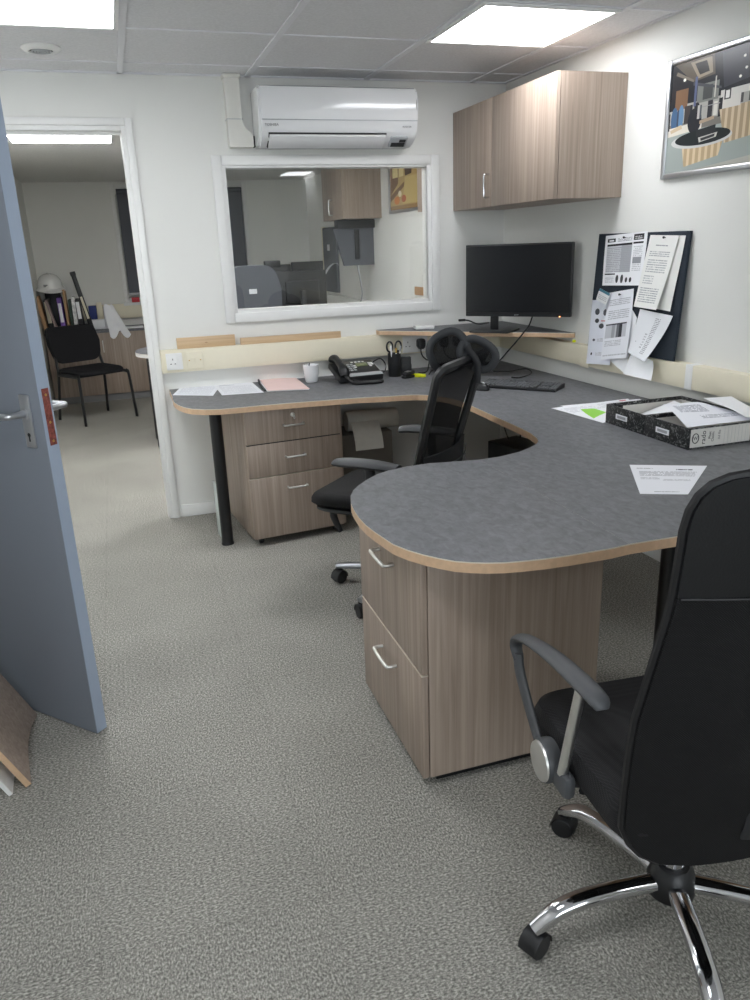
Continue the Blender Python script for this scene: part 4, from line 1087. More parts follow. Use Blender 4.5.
# ------------------------------------------------------------------ framed photograph on the right wall
yL, yR, z0_, z1_ = 2.955, 2.27, 1.662, 2.105
t = thing('framed_picture', 'silver-framed photograph of a clothes shop on the right wall', 'picture', (RX(2.6), 2.6, 0), WTH)
fw = .022
b = MB()
yl, yr = yL - 2.6, yR - 2.6
for (y0, y1, zz0, zz1) in ((yl - fw, yl, z0_, z1_), (yr, yr + fw, z0_, z1_), (yr + fw, yl - fw, z1_ - fw, z1_), (yr + fw, yl - fw, z0_, z0_ + fw)):
    b.box(-.02, -.001, y0, y1, zz0, zz1, .006, seg=3)
b.build('frame', M_['alu'], t)
shop = [('poly', (34, 36, 42), [(0, 1), (1, 1), (1, .62), (0, .60)]), ('poly', (58, 60, 68), [(.42, 1), (.82, 1), (.70, .72), (.46, .68)]),
        ('poly', (92, 84, 74), [(.02, 1), (.36, 1), (.38, .82), (.20, .80)]), ('poly', (150, 138, 120), [(.16, .98), (.34, .98), (.36, .84), (.24, .82)]), ('poly', (44, 42, 42), [(.2, .96), (.3, .96), (.33, .86), (.25, .85)]),
        ('poly', (150, 110, 78), [(.80, .98), (1, 1), (1, .84), (.76, .88)]), ('poly', (196, 190, 180), [(.76, .88), (1, .84), (1, .78), (.74, .82)]),
        ('rect', (168, 166, 160), .0, .45, 1, .62), ('rect', (120, 92, 70), .03, .58, .16, .76), ('rect', (40, 40, 44), .0, .58, .05, .78), ('rect', (122, 124, 120), .24, .60, .42, .76), ('rect', (74, 76, 76), .29, .62, .37, .74),
        ('rect', (206, 204, 198), .44, .60, .78, .66), ('rect', (86, 84, 84), .54, .52, .62, .60), ('rect', (86, 84, 84), .66, .52, .72, .60), ('rect', (206, 150, 70), .80, .60, .92, .74), ('rect', (48, 52, 62), .80, .46, .9, .60), ('rect', (60, 64, 76), .92, .46, .98, .62),
        ('ell', (70, 98, 130), .05, .50, .03, .11), ('ell', (96, 128, 160), .11, .51, .025, .11), ('rect', (66, 62, 62), .14, .44, .2, .60), ('rect', (54, 54, 58), .34, .44, .38, .60), ('rect', (210, 208, 200), .39, .46, .42, .58), ('rect', (46, 46, 50), .43, .44, .46, .60),
        ('poly', (156, 164, 160), [(0, .36), (1, .40), (1, 0), (0, 0)]), ('poly', (178, 176, 168), [(.24, 0), (1, .10), (1, 0)]), ('poly', (214, 208, 196), [(.0, .42), (.3, .44), (.3, .37), (.0, .34)]),
        ('ell', (44, 45, 50), .235, .45, .06, .115), ('ell', (44, 45, 50), .245, .58, .022, .03),
        ('slat', (168, 148, 122), (204, 186, 158), [(.44, .50), (.78, .52), (.78, .24), (.50, .20)], 7), ('slat', (128, 112, 98), (168, 148, 128), [(.80, .44), (1, .45), (1, .24), (.82, .22)], 6), ('rect', (150, 160, 196), .77, .24, .79, .54), ('rect', (210, 206, 200), .46, .50, .60, .60),
        ('slat', (182, 160, 128), (212, 192, 160), [(.14, .24), (.5, .27), (.46, .10), (.17, .04)], 7), ('ell', (200, 200, 198), .30, .275, .26, .075), ('ell', (40, 44, 46), .31, .29, .235, .068), ('poly', (190, 188, 182), [(.28, .29), (.44, .31), (.43, .27), (.29, .245)]), ('poly', (60, 62, 64), [(.30, .28), (.42, .30), (.415, .275), (.305, .255)]), ('poly', (48, 50, 52), [(.26, .36), (.42, .38), (.42, .31), (.26, .30)]),
        ('poly', (74, 76, 82), [(.2, .80), (.44, .70), (.44, .68), (.2, .77)]), ('poly', (120, 112, 100), [(.05, .93), (.2, .82), (.2, .80), (.04, .90)]), ('rect', (200, 196, 186), .385, .62, .395, .80), ('rect', (90, 98, 128), .215, .58, .235, .84), ('rect', (150, 150, 150), .28, .555, .44, .562),
        ('rect', (42, 44, 50), .19, .44, .21, .60), ('rect', (186, 184, 180), .255, .46, .275, .58), ('rect', (84, 88, 94), .275, .46, .29, .58), ('rect', (40, 42, 46), .0, .40, .012, .56), ('rect', (64, 74, 92), .075, .43, .09, .58), ('poly', (196, 178, 150), [(.02, .40), (.12, .44), (.13, .40), (.03, .37)]), ('poly', (170, 150, 130), [(.28, .44), (.4, .46), (.4, .43), (.28, .41)]),
        ('rect', (60, 60, 62), .47, .575, .52, .66), ('rect', (226, 224, 220), .48, .585, .51, .65), ('rect', (120, 118, 116), .73, .53, .77, .66), ('rect', (196, 92, 52), .785, .47, .80, .56), ('rect', (36, 38, 42), .84, .62, .86, .72), ('rect', (150, 62, 48), .9, .66, .95, .74), ('rect', (190, 190, 188), .86, .5, .875, .6),
        ('ell', (240, 238, 230), .60, .90, .01, .012), ('ell', (240, 238, 230), .62, .80, .01, .012), ('ell', (240, 238, 230), .58, .74, .01, .012), ('ell', (240, 238, 230), .12, .84, .012, .014), ('ell', (240, 238, 230), .64, .96, .008, .01)]
pmx = print_mat('shop_photo', (120, 116, 110), shop, .25)
b = MB(); b.sheet(lambda u, v: (-.008, (yl - fw) + (yr - yl + 2 * fw) * u, z0_ + fw + (z1_ - z0_ - 2 * fw) * v), 1, 1, -.004); b.build('photograph', pmx, t)

# ------------------------------------------------------------------ pinboard leaning on the right trunking
pz0, pz1 = .932, 1.452
topx = lambda y: RX(y) - .014
botx = lambda y: RX(y) - .046
o_ = Vector((RX(3.0) - .0165, 3.0, pz1)); o2_ = Vector((RX(3.0) - .0485, 3.0, pz0)); al = Vector((RB, 1, 0)).normalized()
upv = (o_ - o2_).normalized(); pn = upv.cross(al).normalized()
if pn.x > 0: pn = -pn
def PB(x, y, off=0.0): return atp(x, y, o_ + pn * off, pn)
bl, br_ = PB(599, 235), PB(690, 233)
b = MB(); L_ = (br_ - bl).length
rt = (br_ - bl); rt = rt - upv * rt.dot(upv); rt.normalize()
hgt = (o_ - o2_).length
pbt = thing('pinboard', 'navy felt pinboard leaning on the trunking of the right wall', 'pinboard')
base_pt = bl - upv * ((bl - o2_).dot(upv))
b = MB(); b.box(0, (br_ - bl).dot(rt), 0, hgt + .004, -.014, 0, .002, M=basis(rt, upv, pn, base_pt)); b.build('board', M_['board'], pbt)
def pinned(label, quad, mt_, off=.003, bulge=0., cat='paper', n=8, name='pinned_paper', twist=None):
    """quad: bottom-left, bottom-right, top-right, top-left pixels of the sheet where it hangs on the board"""
    q = [PB(x, y, off + (twist[i] if twist else 0)) for i, (x, y) in enumerate(quad)]
    def fn(u, v):
        p = (q[0] * (1 - u) + q[1] * u) * (1 - v) + (q[3] * (1 - u) + q[2] * u) * v
        return p + pn * (bulge * (1 - v) ** 2 * (.4 + .6 * u) + .002 * math.sin(4 * u + 3 * v) ** 2)
    b = MB(); b.sheet(fn, n, n, .0006); return tag(b.build(name, mt_), label, cat, 'papers on the pinboard')
ppA = print_mat('price_list_print', (236, 237, 240), [('rect', (30, 32, 34), .06, .86, .26, .93), ('rect', (226, 226, 228), .1, .875, .22, .905), ('rect', (36, 38, 40), .70, .86, .93, .97), ('text', (212, 212, 212), .73, .88, .9, .95, 2), ('text', (156, 156, 160), .32, .86, .66, .94, 3), ('rect', (26, 28, 30), .06, .78, .68, .82), ('rect', (26, 28, 30), .70, .79, .93, .825),
     ('rect', (196, 198, 202), .06, .26, .68, .78), ('rect', (168, 170, 176), .42, .26, .68, .78), ('text', (163, 164, 170), .07, .27, .67, .77, 14), ('text', (191, 192, 196), .72, .28, .93, .76, 14), ('rect', (150, 152, 158), .72, .42, .92, .54), ('rect', (30, 30, 34), .05, .215, .32, .24), ('text', (184, 184, 191), .06, .06, .3, .19, 5),
     ('ell', (60, 60, 62), .38, .13, .035, .08), ('ell', (64, 64, 66), .50, .13, .035, .085), ('ell', (70, 70, 72), .61, .11, .03, .05), ('ell', (70, 70, 72), .71, .11, .03, .05)])
pinned('printed price sheet with dark header and table, top left of the pinboard', [(602.5, 285.5), (642, 285.5), (648, 231), (606, 236)], ppA, .003, .004)
ppB = print_mat('notice_print', (234, 234, 231), [('text', (156, 157, 160), .28, .86, .72, .89, 1), ('text', (170, 171, 174), .12, .72, .86, .8, 3), ('text', (177, 178, 181), .12, .5, .86, .69, 6), ('text', (184, 185, 188), .12, .34, .5, .47, 4), ('text', (170, 171, 175), .1, .08, .84, .3, 7)])
pinned('long cream notice with small print, top right of the pinboard', [(635, 306.5), (660, 310), (679, 236), (650.5, 235)], ppB, .010, .02)
pinned('white sheet behind the long cream notice, at the right of the pinboard', [(642, 306), (671, 311.5), (686, 235.5), (652, 235)], M_['paperw'], .005, .004)
ppC = print_mat('assembly_print', (226, 229, 238), [('ell', (70, 72, 78), .24, .82, .09, .05), ('ell', (90, 90, 96), .55, .81, .07, .05), ('ell', (60, 62, 66), .26, .68, .08, .035), ('ell', (80, 82, 86), .45, .60, .10, .04), ('rect', (214, 150, 150), .42, .67, .62, .69), ('text', (177, 177, 182), .35, .36, .8, .42, 3), ('ell', (90, 90, 100), .22, .38, .05, .02), ('text', (184, 184, 188), .35, .14, .8, .2, 3), ('ell', (40, 40, 46), .18, .16, .035, .022)])
pinned('white sheet with small pictures, far left at the bottom of the pinboard', [(587, 363.5), (612, 365), (619, 300), (592.5, 300)], ppC, .004, .012)
ppD = print_mat('report_print', (232, 234, 240), [('text', (177, 178, 184), .1, .80, .9, .90, 4), ('text', (180, 181, 187), .1, .60, .9, .74, 5), ('rect', (196, 198, 204), .06, .32, .86, .52), ('rect', (160, 162, 168), .3, .32, .42, .52), ('rect', (110, 112, 118), .48, .32, .58, .52), ('rect', (50, 52, 58), .58, .32, .70, .52), ('rect', (60, 62, 68), .06, .51, .86, .53), ('text', (184, 185, 191), .08, .2, .7, .29, 4), ('text', (191, 192, 198), .06, .05, .95, .09, 1)])
pinned('white sheet with a small grey bar table, bottom centre of the pinboard', [(601.5, 360), (629, 357.5), (634, 288.5), (608.5, 293)], ppD, .012, .014)
pinned('white sheet behind the bar table sheet, lower centre of the pinboard', [(611, 361), (626, 374), (637, 318), (624, 294)], M_['paper'], .008, .006)
ppE = print_mat('card_print', (224, 226, 226), [('rect', (70, 118, 134), 0, .78, 1, 1), ('text', (177, 177, 177), .1, .2, .9, .6, 3)])
pinned('small card with a teal band, pinned at the left of the pinboard', [(596.3, 299.5), (606.8, 305), (610.2, 293.5), (600, 288)], ppE, .022, .004, 'card', 3)
# big curled sheet
ppF = print_mat('curled_print', (228, 230, 234), [('poly', (214, 217, 223), [(0, 0), (1, 0), (1, .02), (0, .02)]), ('text', (156, 157, 163), .56, .1, .72, .9, 22), ('text', (170, 171, 177), .42, .2, .5, .55, 6), ('ell', (140, 142, 150), .2, .3, .015, .012)])
pinned('large curled white sheet hanging at the lower right of the pinboard', [(630.5, 352), (653, 361.5), (673, 316), (640, 309)], ppF, .016, .045, 'paper', 10)
pinned('folded lower flap of paper hanging over the trunking below the pinboard', [(624.5, 374), (655, 380.5), (653, 361), (631.5, 352)], M_['paper'], .030, .02, 'paper', 6)
def pin(x, y, off, label, m):
    p = PB(x, y, off); b = MB(); b.lathe([(0, 0), (.002, 0), (.002, .006), (.005, .008), (.005, .012), (0, .014)], 12, M=basis(al, upv, pn, p)); tag(b.build('drawing_pin', m), label, 'pin', 'pins on the pinboard')
pin(625.5, 237.5, .004, 'dark pin at the top of the printed price sheet', M_['dark'])
pin(665.5, 237.5, .011, 'dark pin at the top of the long cream notice', M_['dark'])
pin(621, 294.5, .013, 'dark pin at the top of the bar table sheet', M_['dark'])
b = MB(); q = bmesh.new(); bmesh.ops.create_uvsphere(q, u_segments=12, v_segments=8, radius=.008); b.bm(q, M=Matrix.Translation((0, 0, .008)) @ Matrix.Diagonal((1.3, 1, .9, 1)))
tag(b.build('putty_blob', M_['yellow'], loc=(RX(3.52) - .025, 3.52, .93)), 'small yellow blob on the trunking beside the shelf', 'putty')
b = MB(); b.box(-.0025, 0, 0, .075, 0, .04, .001); tag(b.build('paper_tag', M_['cream'], loc=(RX(3.34) - .054, 3.34, .825)), 'small cream label hanging on the trunking under the pinned sheets', 'label')


# ------------------------------------------------------------------ chairs
def caster(parent, x, y, a, r=.028):
    """twin wheel caster as a sub-part of a base leg"""
    b = MB(); ca, sa = math.cos(a), math.sin(a); ax = Vector((-sa, ca, 0)); fw_ = Vector((ca, sa, 0))
    for s in (-1, 1):
        b.lathe([(.0, -.009), (r * .9, -.009), (r, -.006), (r, .006), (r * .9, .009), (0, .009)], 20, M=basis(fw_, (0, 0, 1), ax, Vector((x, y, r)) + ax * s * .0115))
    b.lathe([(0, 0), (.012, 0), (.012, .02), (.006, .022), (0, .022)], 12, M=Matrix.Translation((x - ca * .008, y - sa * .008, r * 1.75)))
    hood = []
    for k in range(9):
        an = R(-10) + R(200) * k / 8
        hood.append(Vector((x, y, r)) + fw_ * math.cos(an) * (r + .003) + Vector((0, 0, 1)) * math.sin(an) * (r + .003))
    vs = []; fs = []
    for h_ in hood:
        vs += [h_ - ax * .022, h_ + ax * .022]
    for k in range(8): fs.append([2 * k, 2 * k + 1, 2 * k + 3, 2 * k + 2])
    b.add(vs, fs)
    return b.build('caster', M_['black'], parent)

def pad(b, w, d, z0, z1, bev, y0=0, dish=0, M=None, n=12, front=0.06):
    """upholstered seat cushion: rounded plan, soft edges"""
    pts = fillet([(-w / 2, y0), (w / 2, y0), (w / 2 + .0, y0 + d), (-w / 2, y0 + d)], [.06, .06, .10, .10], 8)
    cx, cy = 0, y0 + d / 2; vs = []; fs = []; N_ = len(pts); rings = []
    prof = [(0.0, z0), (.8, z0), (.96, z0 + (z1 - z0) * .12), (1, z0 + (z1 - z0) * .4), (.995, z0 + (z1 - z0) * .72), (.965, z1 - .006), (.9, z1), (.55, z1 - dish * .6), (0.0, z1 - dish)]
    for s, z in prof:
        if s == 0: vs.append((cx, cy, z)); rings.append([len(vs) - 1]); continue
        st = len(vs)
        for p in pts:
            yy = cy + (p[1] - cy) * s; drop = -front * max(0, (yy - (y0 + d * .62)) / (d * .38)) ** 2 if z > z0 + .02 else -front * .6 * max(0, (yy - (y0 + d * .62)) / (d * .38)) ** 2
            vs.append((cx + (p[0] - cx) * s, yy, z + drop))
        rings.append(list(range(st, st + N_)))
    for a_, c_ in zip(rings, rings[1:]):
        if len(a_) == 1: fs += [[a_[0], c_[(k + 1) % N_], c_[k]] for k in range(N_)]
        elif len(c_) == 1: fs += [[a_[k], a_[(k + 1) % N_], c_[0]] for k in range(N_)]
        else: fs += [[a_[k], a_[(k + 1) % N_], c_[(k + 1) % N_], c_[k]] for k in range(N_)]
    b.add(vs, fs, 0, M)

# ---- near high-backed chair
t = thing('office_chair', 'high-backed black mesh office chair with chrome base in the right foreground', 'office chair', (.985, 1.085, 0), R(-5))
for k in range(5):
    a = R(103 + 5 + 72 * k) + R(.8); L_ = .318; ca, sa = math.cos(a), math.sin(a)
    b = MB(); b.tube([(ca * s, sa * s, z) for s, z in ((.03, .115), (.12, .12), (.2, .118), (.255, .108), (.29, .09), (L_ + .004, .066))], [.021, .021, .021, .021, .020, .017], 14, sub=4, sq=(1.05, .85))
    lg = b.build('base_leg', M_['chrome'], t); caster(lg, ca * L_, sa * L_, a + .5)
b = MB(); b.lathe([(0, .075), (.036, .075), (.05, .085), (.052, .12), (.044, .145), (.034, .155), (0, .155)], 24); b.build('hub', M_['black'], t)
b = MB(); b.lathe([(0, .15), (.026, .15), (.026, .29), (.02, .29), (.02, .385), (0, .385)], 20); b.build('gas_lift', M_['chrome'], t)
b = MB(); b.box(-.1, .1, -.12, .12, .375, .405, .01); b.tube([(-.08, .0, .385), (-.2, .01, .38), (-.22, .01, .385)], [.006, .006, .009], 8, sub=3); b.build('mechanism', M_['blackmat'], t)
b = MB(); pad(b, .50, .455, .405, .492, .03, -.19, .014, front=.03); b.build('seat', M_['seatmesh'], t)
prof = [(.362, .12), (.368, .17), (.385, .2), (.41, .221), (.45, .238), (.54, .245), (.63, .248), (.69, .245), (.80, .227), (.88, .215), (.92, .212)]
prof2 = [(.92, .212), (.98, .211), (1.03, .211), (1.062, .207), (1.085, .198), (1.102, .183), (1.113, .16), (1.119, .12), (1.121, .06)]
def bky(x, z, w): return -.165 - .065 * (z - .42) / .73 - .05 * (1 - (x / .25) ** 2) - .028 * math.exp(-((z - .62) / .16) ** 2) * .5
def backsurf(prof, th, n=14):
    b = MB(); rows = len(prof); vs = []; fs = []
    for s in (0, 1):
        for z, w in prof:
            for i in range(n + 1):
                u = -1 + 2 * i / n; x = w * u; e = 1 - abs(u) ** 6
                vs.append((x, bky(x, z, w) + (0 if s == 0 else th * (.25 + .75 * e)), z))
    W_ = n + 1; O = rows * W_
    for j in range(rows - 1):
        for i in range(n):
            a_ = j * W_ + i; fs.append([a_, a_ + 1, a_ + W_ + 1, a_ + W_]); fs.append([O + a_, O + a_ + W_, O + a_ + W_ + 1, O + a_ + 1])
    for i in range(n):
        fs.append([i, O + i, O + i + 1, i + 1]); a_ = (rows - 1) * W_ + i; fs.append([a_, a_ + 1, O + a_ + 1, O + a_])
    for j in range(rows - 1):
        a_ = j * W_; fs.append([a_, a_ + W_, O + a_ + W_, O + a_]); a_ += n; fs.append([a_, O + a_, O + a_ + W_, a_ + W_])
    b.add(vs, fs); return b
backsurf(prof, .022).build('backrest', M_['mesh'], t, ang=60)
hb = backsurf(prof2, .05); hb.build('headrest', M_['leather'], t, 'leatherette headrest panel', ang=60)
b = MB()
out = [(-w, z) for z, w in prof2[::-1]] + [(-w, z) for z, w in prof[::-1][1:]] + [(w, z) for z, w in prof] + [(w, z) for z, w in prof2[1:]]
b.tube([(x, bky(x, z, 0) + .012, z) for x, z in out], .008, 8, True); b.build('back_piping', M_['cableb'], t)
b = MB(); b.tube([(-.208, bky(.208, .92, 0) - .001, .918), (-.1, bky(.1, .92, 0) - .001, .916), (0, bky(0, .92, 0) - .001, .915), (.1, bky(.1, .92, 0) - .001, .916), (.208, bky(.208, .92, 0) - .001, .918)], .0024, 8, sub=3); b.build('headrest_seam', M_['cableb'], t)
b = MB(); b.tube([(0, .02, .39), (0, -.14, .395), (0, -.215, .42), (0, -.225, .52), (0, -.23, .62)], [.016, .016, .015, .012, .01], 10, sub=4, sq=(2.4, .6)); b.build('back_bar', M_['blackmat'], t)
for s in (-1, 1):
    X = s * .272
    b = MB(); b.tube([(X, .222, .575), (X, .24, .602), (X, .222, .63), (X, .15, .655), (X, .05, .674), (X, -.06, .684), (X, -.118, .684), (X, -.132, .674)], [.010, .013, .0145, .016, .018, .0195, .018, .010], 14, sub=4, sq=(1.15, .62))
    ar = b.build('armrest', M_['armgrey'], t)
    b = MB(); b.tube([(X, .228, .59), (X, .215, .55), (X, .16, .49), (X, .10, .435)], [.014, .014, .013, .012], 12, sub=4, sq=(1.3, .7)); b.build('front_strut', M_['armgrey'], ar)
    b = MB(); b.tube([(X, -.055, .67), (X, -.03, .57), (X, .0, .445)], .0105, 12); b.build('rear_strut', M_['steel'], ar)
    b = MB(); b.box(X - s * .004 - .014, X - s * .004 + .014, -.03, .07, .40, .452, .012); b.lathe([(0, 0), (.044, 0), (.046, .006), (.046, .026), (.044, .03), (0, .03)], 26, M=basis((0, 1, 0), (0, 0, 1), (s, 0, 0), (X - s * .012, .062, .433))); b.build('arm_joint', M_['armgrey'], ar)
    b = MB(); b.lathe([(0, .002), (.034, .002), (.040, .0), (.0425, .002), (.041, .006), (.034, .008), (0, .008)], 28, M=basis((0, 1, 0), (0, 0, 1), (s, 0, 0), (X + s * .016, .062, .433))); b.build('cap', M_['steel'], ar, 'silver round cap')
    b = MB(); b.tube([(X - s * .01, .05, .42), (s * .24, .02, .405), (s * .12, .0, .40)], [.012, .013, .013], 10, sub=3); b.build('arm_bracket', M_['blackmat'], ar)

# ---- mid chair facing left
t = thing('office_chair', 'black mesh office chair with a looped headrest, turned to the back desk', 'office chair', (1.045, 2.92, 0), R(45))
for k in range(5):
    a = R(143 - 45 + 72 * k); L_ = .315; ca, sa = math.cos(a), math.sin(a)
    b = MB(); b.tube([(ca * s, sa * s, z) for s, z in ((.03, .105), (.15, .1), (.26, .088), (L_ + .01, .08))], [.026, .022, .018, .016], 10, sub=3, sq=(1, .8))
    lg = b.build('base_leg', M_['alu'], t); caster(lg, ca * L_, sa * L_, a + 1.1, .03)
b = MB(); b.lathe([(0, .07), (.04, .07), (.045, .08), (.045, .13), (.036, .14), (0, .14)], 20); b.build('hub', M_['alu'], t)
b = MB(); b.lathe([(0, .13), (.027, .13), (.027, .27), (.016, .27), (.016, .39), (0, .39)], 18); b.build('gas_lift', M_['blackmat'], t)
b = MB(); b.box(-.09, .09, -.14, .16, .375, .415, .012); b.build('mechanism', M_['blackmat'], t)
b = MB(); b.tube([(-.17, .18, .41), (-.17, .235, .40), (-.17, .25, .37), (-.16, .225, .30)], [.012, .017, .016, .011], 10, sub=3); b.box(-.2, -.1, .16, .24, .392, .412, .004); b.build('lever', M_['blackmat'], t)
b = MB(); pad(b, .50, .57, .43, .49, .03, -.22, .01, front=.022); b.build('seat', M_['mesh'], t)
b = MB(); pad(b, .47, .54, .405, .432, .02, -.205, 0, front=.02); b.build('seat_pan', M_['blackmat'], t)
# back frame (rounded rectangle loop) with mesh
def mby(x, z): return -.185 - .13 * (z - .55) / .46 + .045 * (x / .23) ** 2 + .03 * math.sin((z - .55) / .46 * PI)
loop_pts = fillet([(-.205, .58), (.205, .58), (.24, 1.015), (-.24, 1.015)], [.05, .05, .03, .03], 5)
b = MB(); b.tube([(x, mby(x, z), z) for x, z in loop_pts], .017, 8, True, sq=(1, 1.3)); b.build('back_frame', M_['black'], t)
b = MB(); n = 10; vs = []; fs = []
b.sheet(lambda u, v: ((-.21 + .42 * u) * (1 + .13 * (v - .3)), mby((-.21 + .42 * u) * (1 + .13 * (v - .3)), .59 + .415 * v) + .004, .59 + .415 * v), 10, 10, .004); b.build('backrest', M_['sheer'], t)
b = MB(); b.sheet(lambda u, v: ((-.21 + .42 * u) * (.92 + .1 * v), mby((-.21 + .42 * u), .52 + .17 * v) - .028 - .02 * math.sin(PI * v) * (1 - (2 * u - 1) ** 2), .50 + .17 * v), 10, 6, .012); b.build('lumbar_support', M_['blackmat'], t)
for z in (.545, .585, .625):
    b = MB(); b.tube([(x, mby(x, z) - .042 - .012 * (1 - (x / .2) ** 2), z - .006 + .02 * (x / .2) ** 2) for x in (-.18, -.12, -.06, 0, .06, .12, .18)], .0028, 6, sub=2); b.build('lumbar_rib', M_['armgrey'], t)
for s in (-1, 1):
    b = MB(); b.tube([(s * .08, -.1, .40), (s * .13, -.2, .41), (s * .17, -.25, .47), (s * .185, -.24, .56)], [.018, .018, .016, .014], 10, sub=4); b.build('back_strut', M_['blackmat'], t)
b = MB(); b.tube([(0, mby(0, .98) - .02, .93), (0, mby(0, .99) - .018, 1.0), (0, mby(0, .99) + .008, 1.04), (0, mby(0, .99) + .030, 1.062)], .009, 10, sub=3, sq=(1.6, .8)); b.build('headrest_post', M_['blackmat'], t)
HA = Matrix.Translation((0, mby(0, .99) + .045, 1.04)) @ Matrix.Rotation(R(-18 - 45), 4, 'Z')     # the headrest is swivelled on its post
def hloop(cx, cz, rx, rz_, tilt, wrap):
    P = []
    for k in range(28):
        a = 2 * PI * k / 28; ca, sa = math.cos(a), math.sin(a)
        x, z = rx * math.copysign(abs(ca) ** .8, ca), rz_ * math.copysign(abs(sa) ** .8, sa)
        x, z = x * math.cos(tilt) - z * math.sin(tilt), x * math.sin(tilt) + z * math.cos(tilt)
        P.append((cx + x, -wrap * (cx + x) ** 2, cz + z))
    return P
for cx_, cz_, rx_, rz2, tl in ((-.052, .010, .072, .072, R(24)), (.058, -.004, .068, .050, R(-30))):
    P = hloop(cx_, cz_, rx_, rz2, tl, 2.0)
    b = MB(); b.tube(P, .012, 10, True, sq=(.7, 1.3), M=HA); b.build('headrest', M_['armdark'], t, 'looped headrest wing')
    b = MB(); n_ = len(P); c_ = (cx_, -2.0 * cx_ ** 2, cz_)
    b.add([c_] + P + [(c_[0], c_[1] + .004, c_[2])] + [(p[0], p[1] + .004, p[2]) for p in P], [[0, 1 + k, 1 + (k + 1) % n_] for k in range(n_)] + [[n_ + 1, n_ + 2 + (k + 1) % n_, n_ + 2 + k] for k in range(n_)], 0, HA); b.build('headrest_mesh', M_['sheer'], t)
for s in (-1, 1):
    X = s * .30
    b = MB(); b.tube([(X, -.12, .645), (X, -.02, .652), (X, .09, .652), (X - s * .01, .15, .646)], [.034, .042, .042, .034], 14, sub=4, sq=(1, .42)); ar = b.build('armrest', M_['armdark'], t)
    b = MB(); b.tube([(X, .0, .635), (X, -.005, .52), (X - s * .03, -.01, .44), (s * .2, -.01, .41), (s * .08, 0, .40)], [.02, .02, .022, .02, .018], 10, sub=4); b.build('arm_post', M_['blackmat'], ar)

# ------------------------------------------------------------------ the next room, seen through door and window
# low cabinets along the far wall
FY = 8.40
t = thing('low_cabinet', 'grey oak low cabinet along the far wall of the next room, under the files', 'cabinet', (LX(8.4) + .005, FY, 0))
w = .27 - (LX(8.4))
b = MB(); b.box(0, w - .005, .03, .395, .0, .072); b.build('plinth', M_['greygap'], t)
b = MB(); b.box(.012, w - .005, .018, .395, .07, .695, .001); b.build('carcass', M_['oak'], t)
b = MB(); b.box(.012, w, -.012, .398, .695, .72, .002); b.build('worktop', M_['desk'], t)
for k, (x0, x1) in enumerate(((.012, .497), (.50, .98))):
    b = MB(); b.box(x0, x1, 0, .017, .075, .69, .0015); dd = b.build('door', M_['oak'], t)
    b = MB(); bow(b, (x0 + (.045 if k else .44), 0, .56), (0, 0, 1), (0, -1, 0), .11, .026, .005); b.build('handle', M_['steel'], dd)
t = thing('cable_trunking', 'cream trunking on the far wall of the next room, behind the white cloth', 'trunking', (-.5, YE, .80))
b = MB(); b.box(0, 2.3, -.05, 0, 0, .145, .003); b.build('channel', M_['cream'], t)
WT = .72
def on_top(name, label, cat, x, y, w, d, hh, m, lean=0, spine=None, group=None, sm=None, leany=0):
    t_ = thing(name, label, cat, (x, y, WT), 0, group, rot=(R(leany), R(lean), 0))
    b = MB(); b.box(-w / 2, w / 2, -d / 2, d / 2, 0.001, hh, .002); b.build('cover', m, t_)
    if spine:
        b = MB(); b.box(-w * .36, w * .36, -d / 2 - .0015, -d / 2 + .001, hh * spine[0], hh * spine[1]); b.build('spine_label', sm or M_['paper'], t_)
    return t_
fx = lambda px: aty(px, 320, 8.5).x
G = 'files on the low cabinet of the next room'
on_top('cardboard_folder', 'brown cardboard folder leaning in the corner, leftmost of the files', 'folder', -0.700, 8.50, .035, .24, .36, M_['tan'], -7, group=G)
on_top('ring_binder', 'black binder with a cream spine label under the hard hat', 'binder', -0.655, 8.56, .05, .26, .32, M_['black'], -3, (.3, .95), G, M_['cream'])
on_top('striped_folder', 'thin pale folder leaning between the black binders', 'folder', -0.592, 8.36, .016, .14, .33, mat('dusty_pink_card', (170, 150, 146), .7), -12, group=G)
on_top('magazine_file', 'black magazine file standing under the white hard hat', 'file', -.615, 8.735, .15, .10, .40, M_['black'], 0, group=G)
on_top('purple_binder', 'purple ring binder with a white spine label', 'binder', -0.540, 8.52, .042, .26, .335, M_['purple'], -1, (.3, .85), G)
on_top('tan_folder', 'tall thin tan folder right of the purple binder', 'folder', -0.493, 8.52, .022, .24, .41, M_['tan'], 0, group=G)
on_top('green_folder', 'dark green folder beside the tall tan folder', 'folder', -0.457, 8.52, .028, .24, .31, M_['green'], 1, group=G)
on_top('document_wallet', 'crumpled white document wallet among the files', 'wallet', -0.422, 8.51, .034, .22, .335, mat('crumpled_white_plastic', (222, 222, 222), .4, noise=.3, scale=40), 1, group=G)
on_top('ring_binder', 'black binder with a white spine label right of the crumpled wallet', 'binder', -0.370, 8.53, .045, .26, .31, M_['blackmat'], -2, (.4, .93), G)
t = thing('spirit_level', 'long black tool leaning against the files', 'tool', (-.275, 8.46, WT), 0, rot=(0, R(-11), 0))
b = MB(); b.box(-.022, .022, -.015, .015, .003, .555, .004); b.build('bar', M_['black'], t)
b = MB(); b.box(-.012, .012, -.018, -.014, .12, .34, .002); b.build('strip', M_['cream'], t, 'cream inlay strip')
b = MB(); b.box(-.026, .026, -.02, .02, .545, .585, .006); b.build('end_cap', M_['blackmat'], t)
on_top('blue_box', 'small blue box beside the long black tool', 'box', -.255, 8.70, .075, .08, .225, M_['navy'])
on_top('cream_box', 'small cream box between the blue box and the white cloth', 'box', -.185, 8.70, .05, .06, .255, M_['cream'])
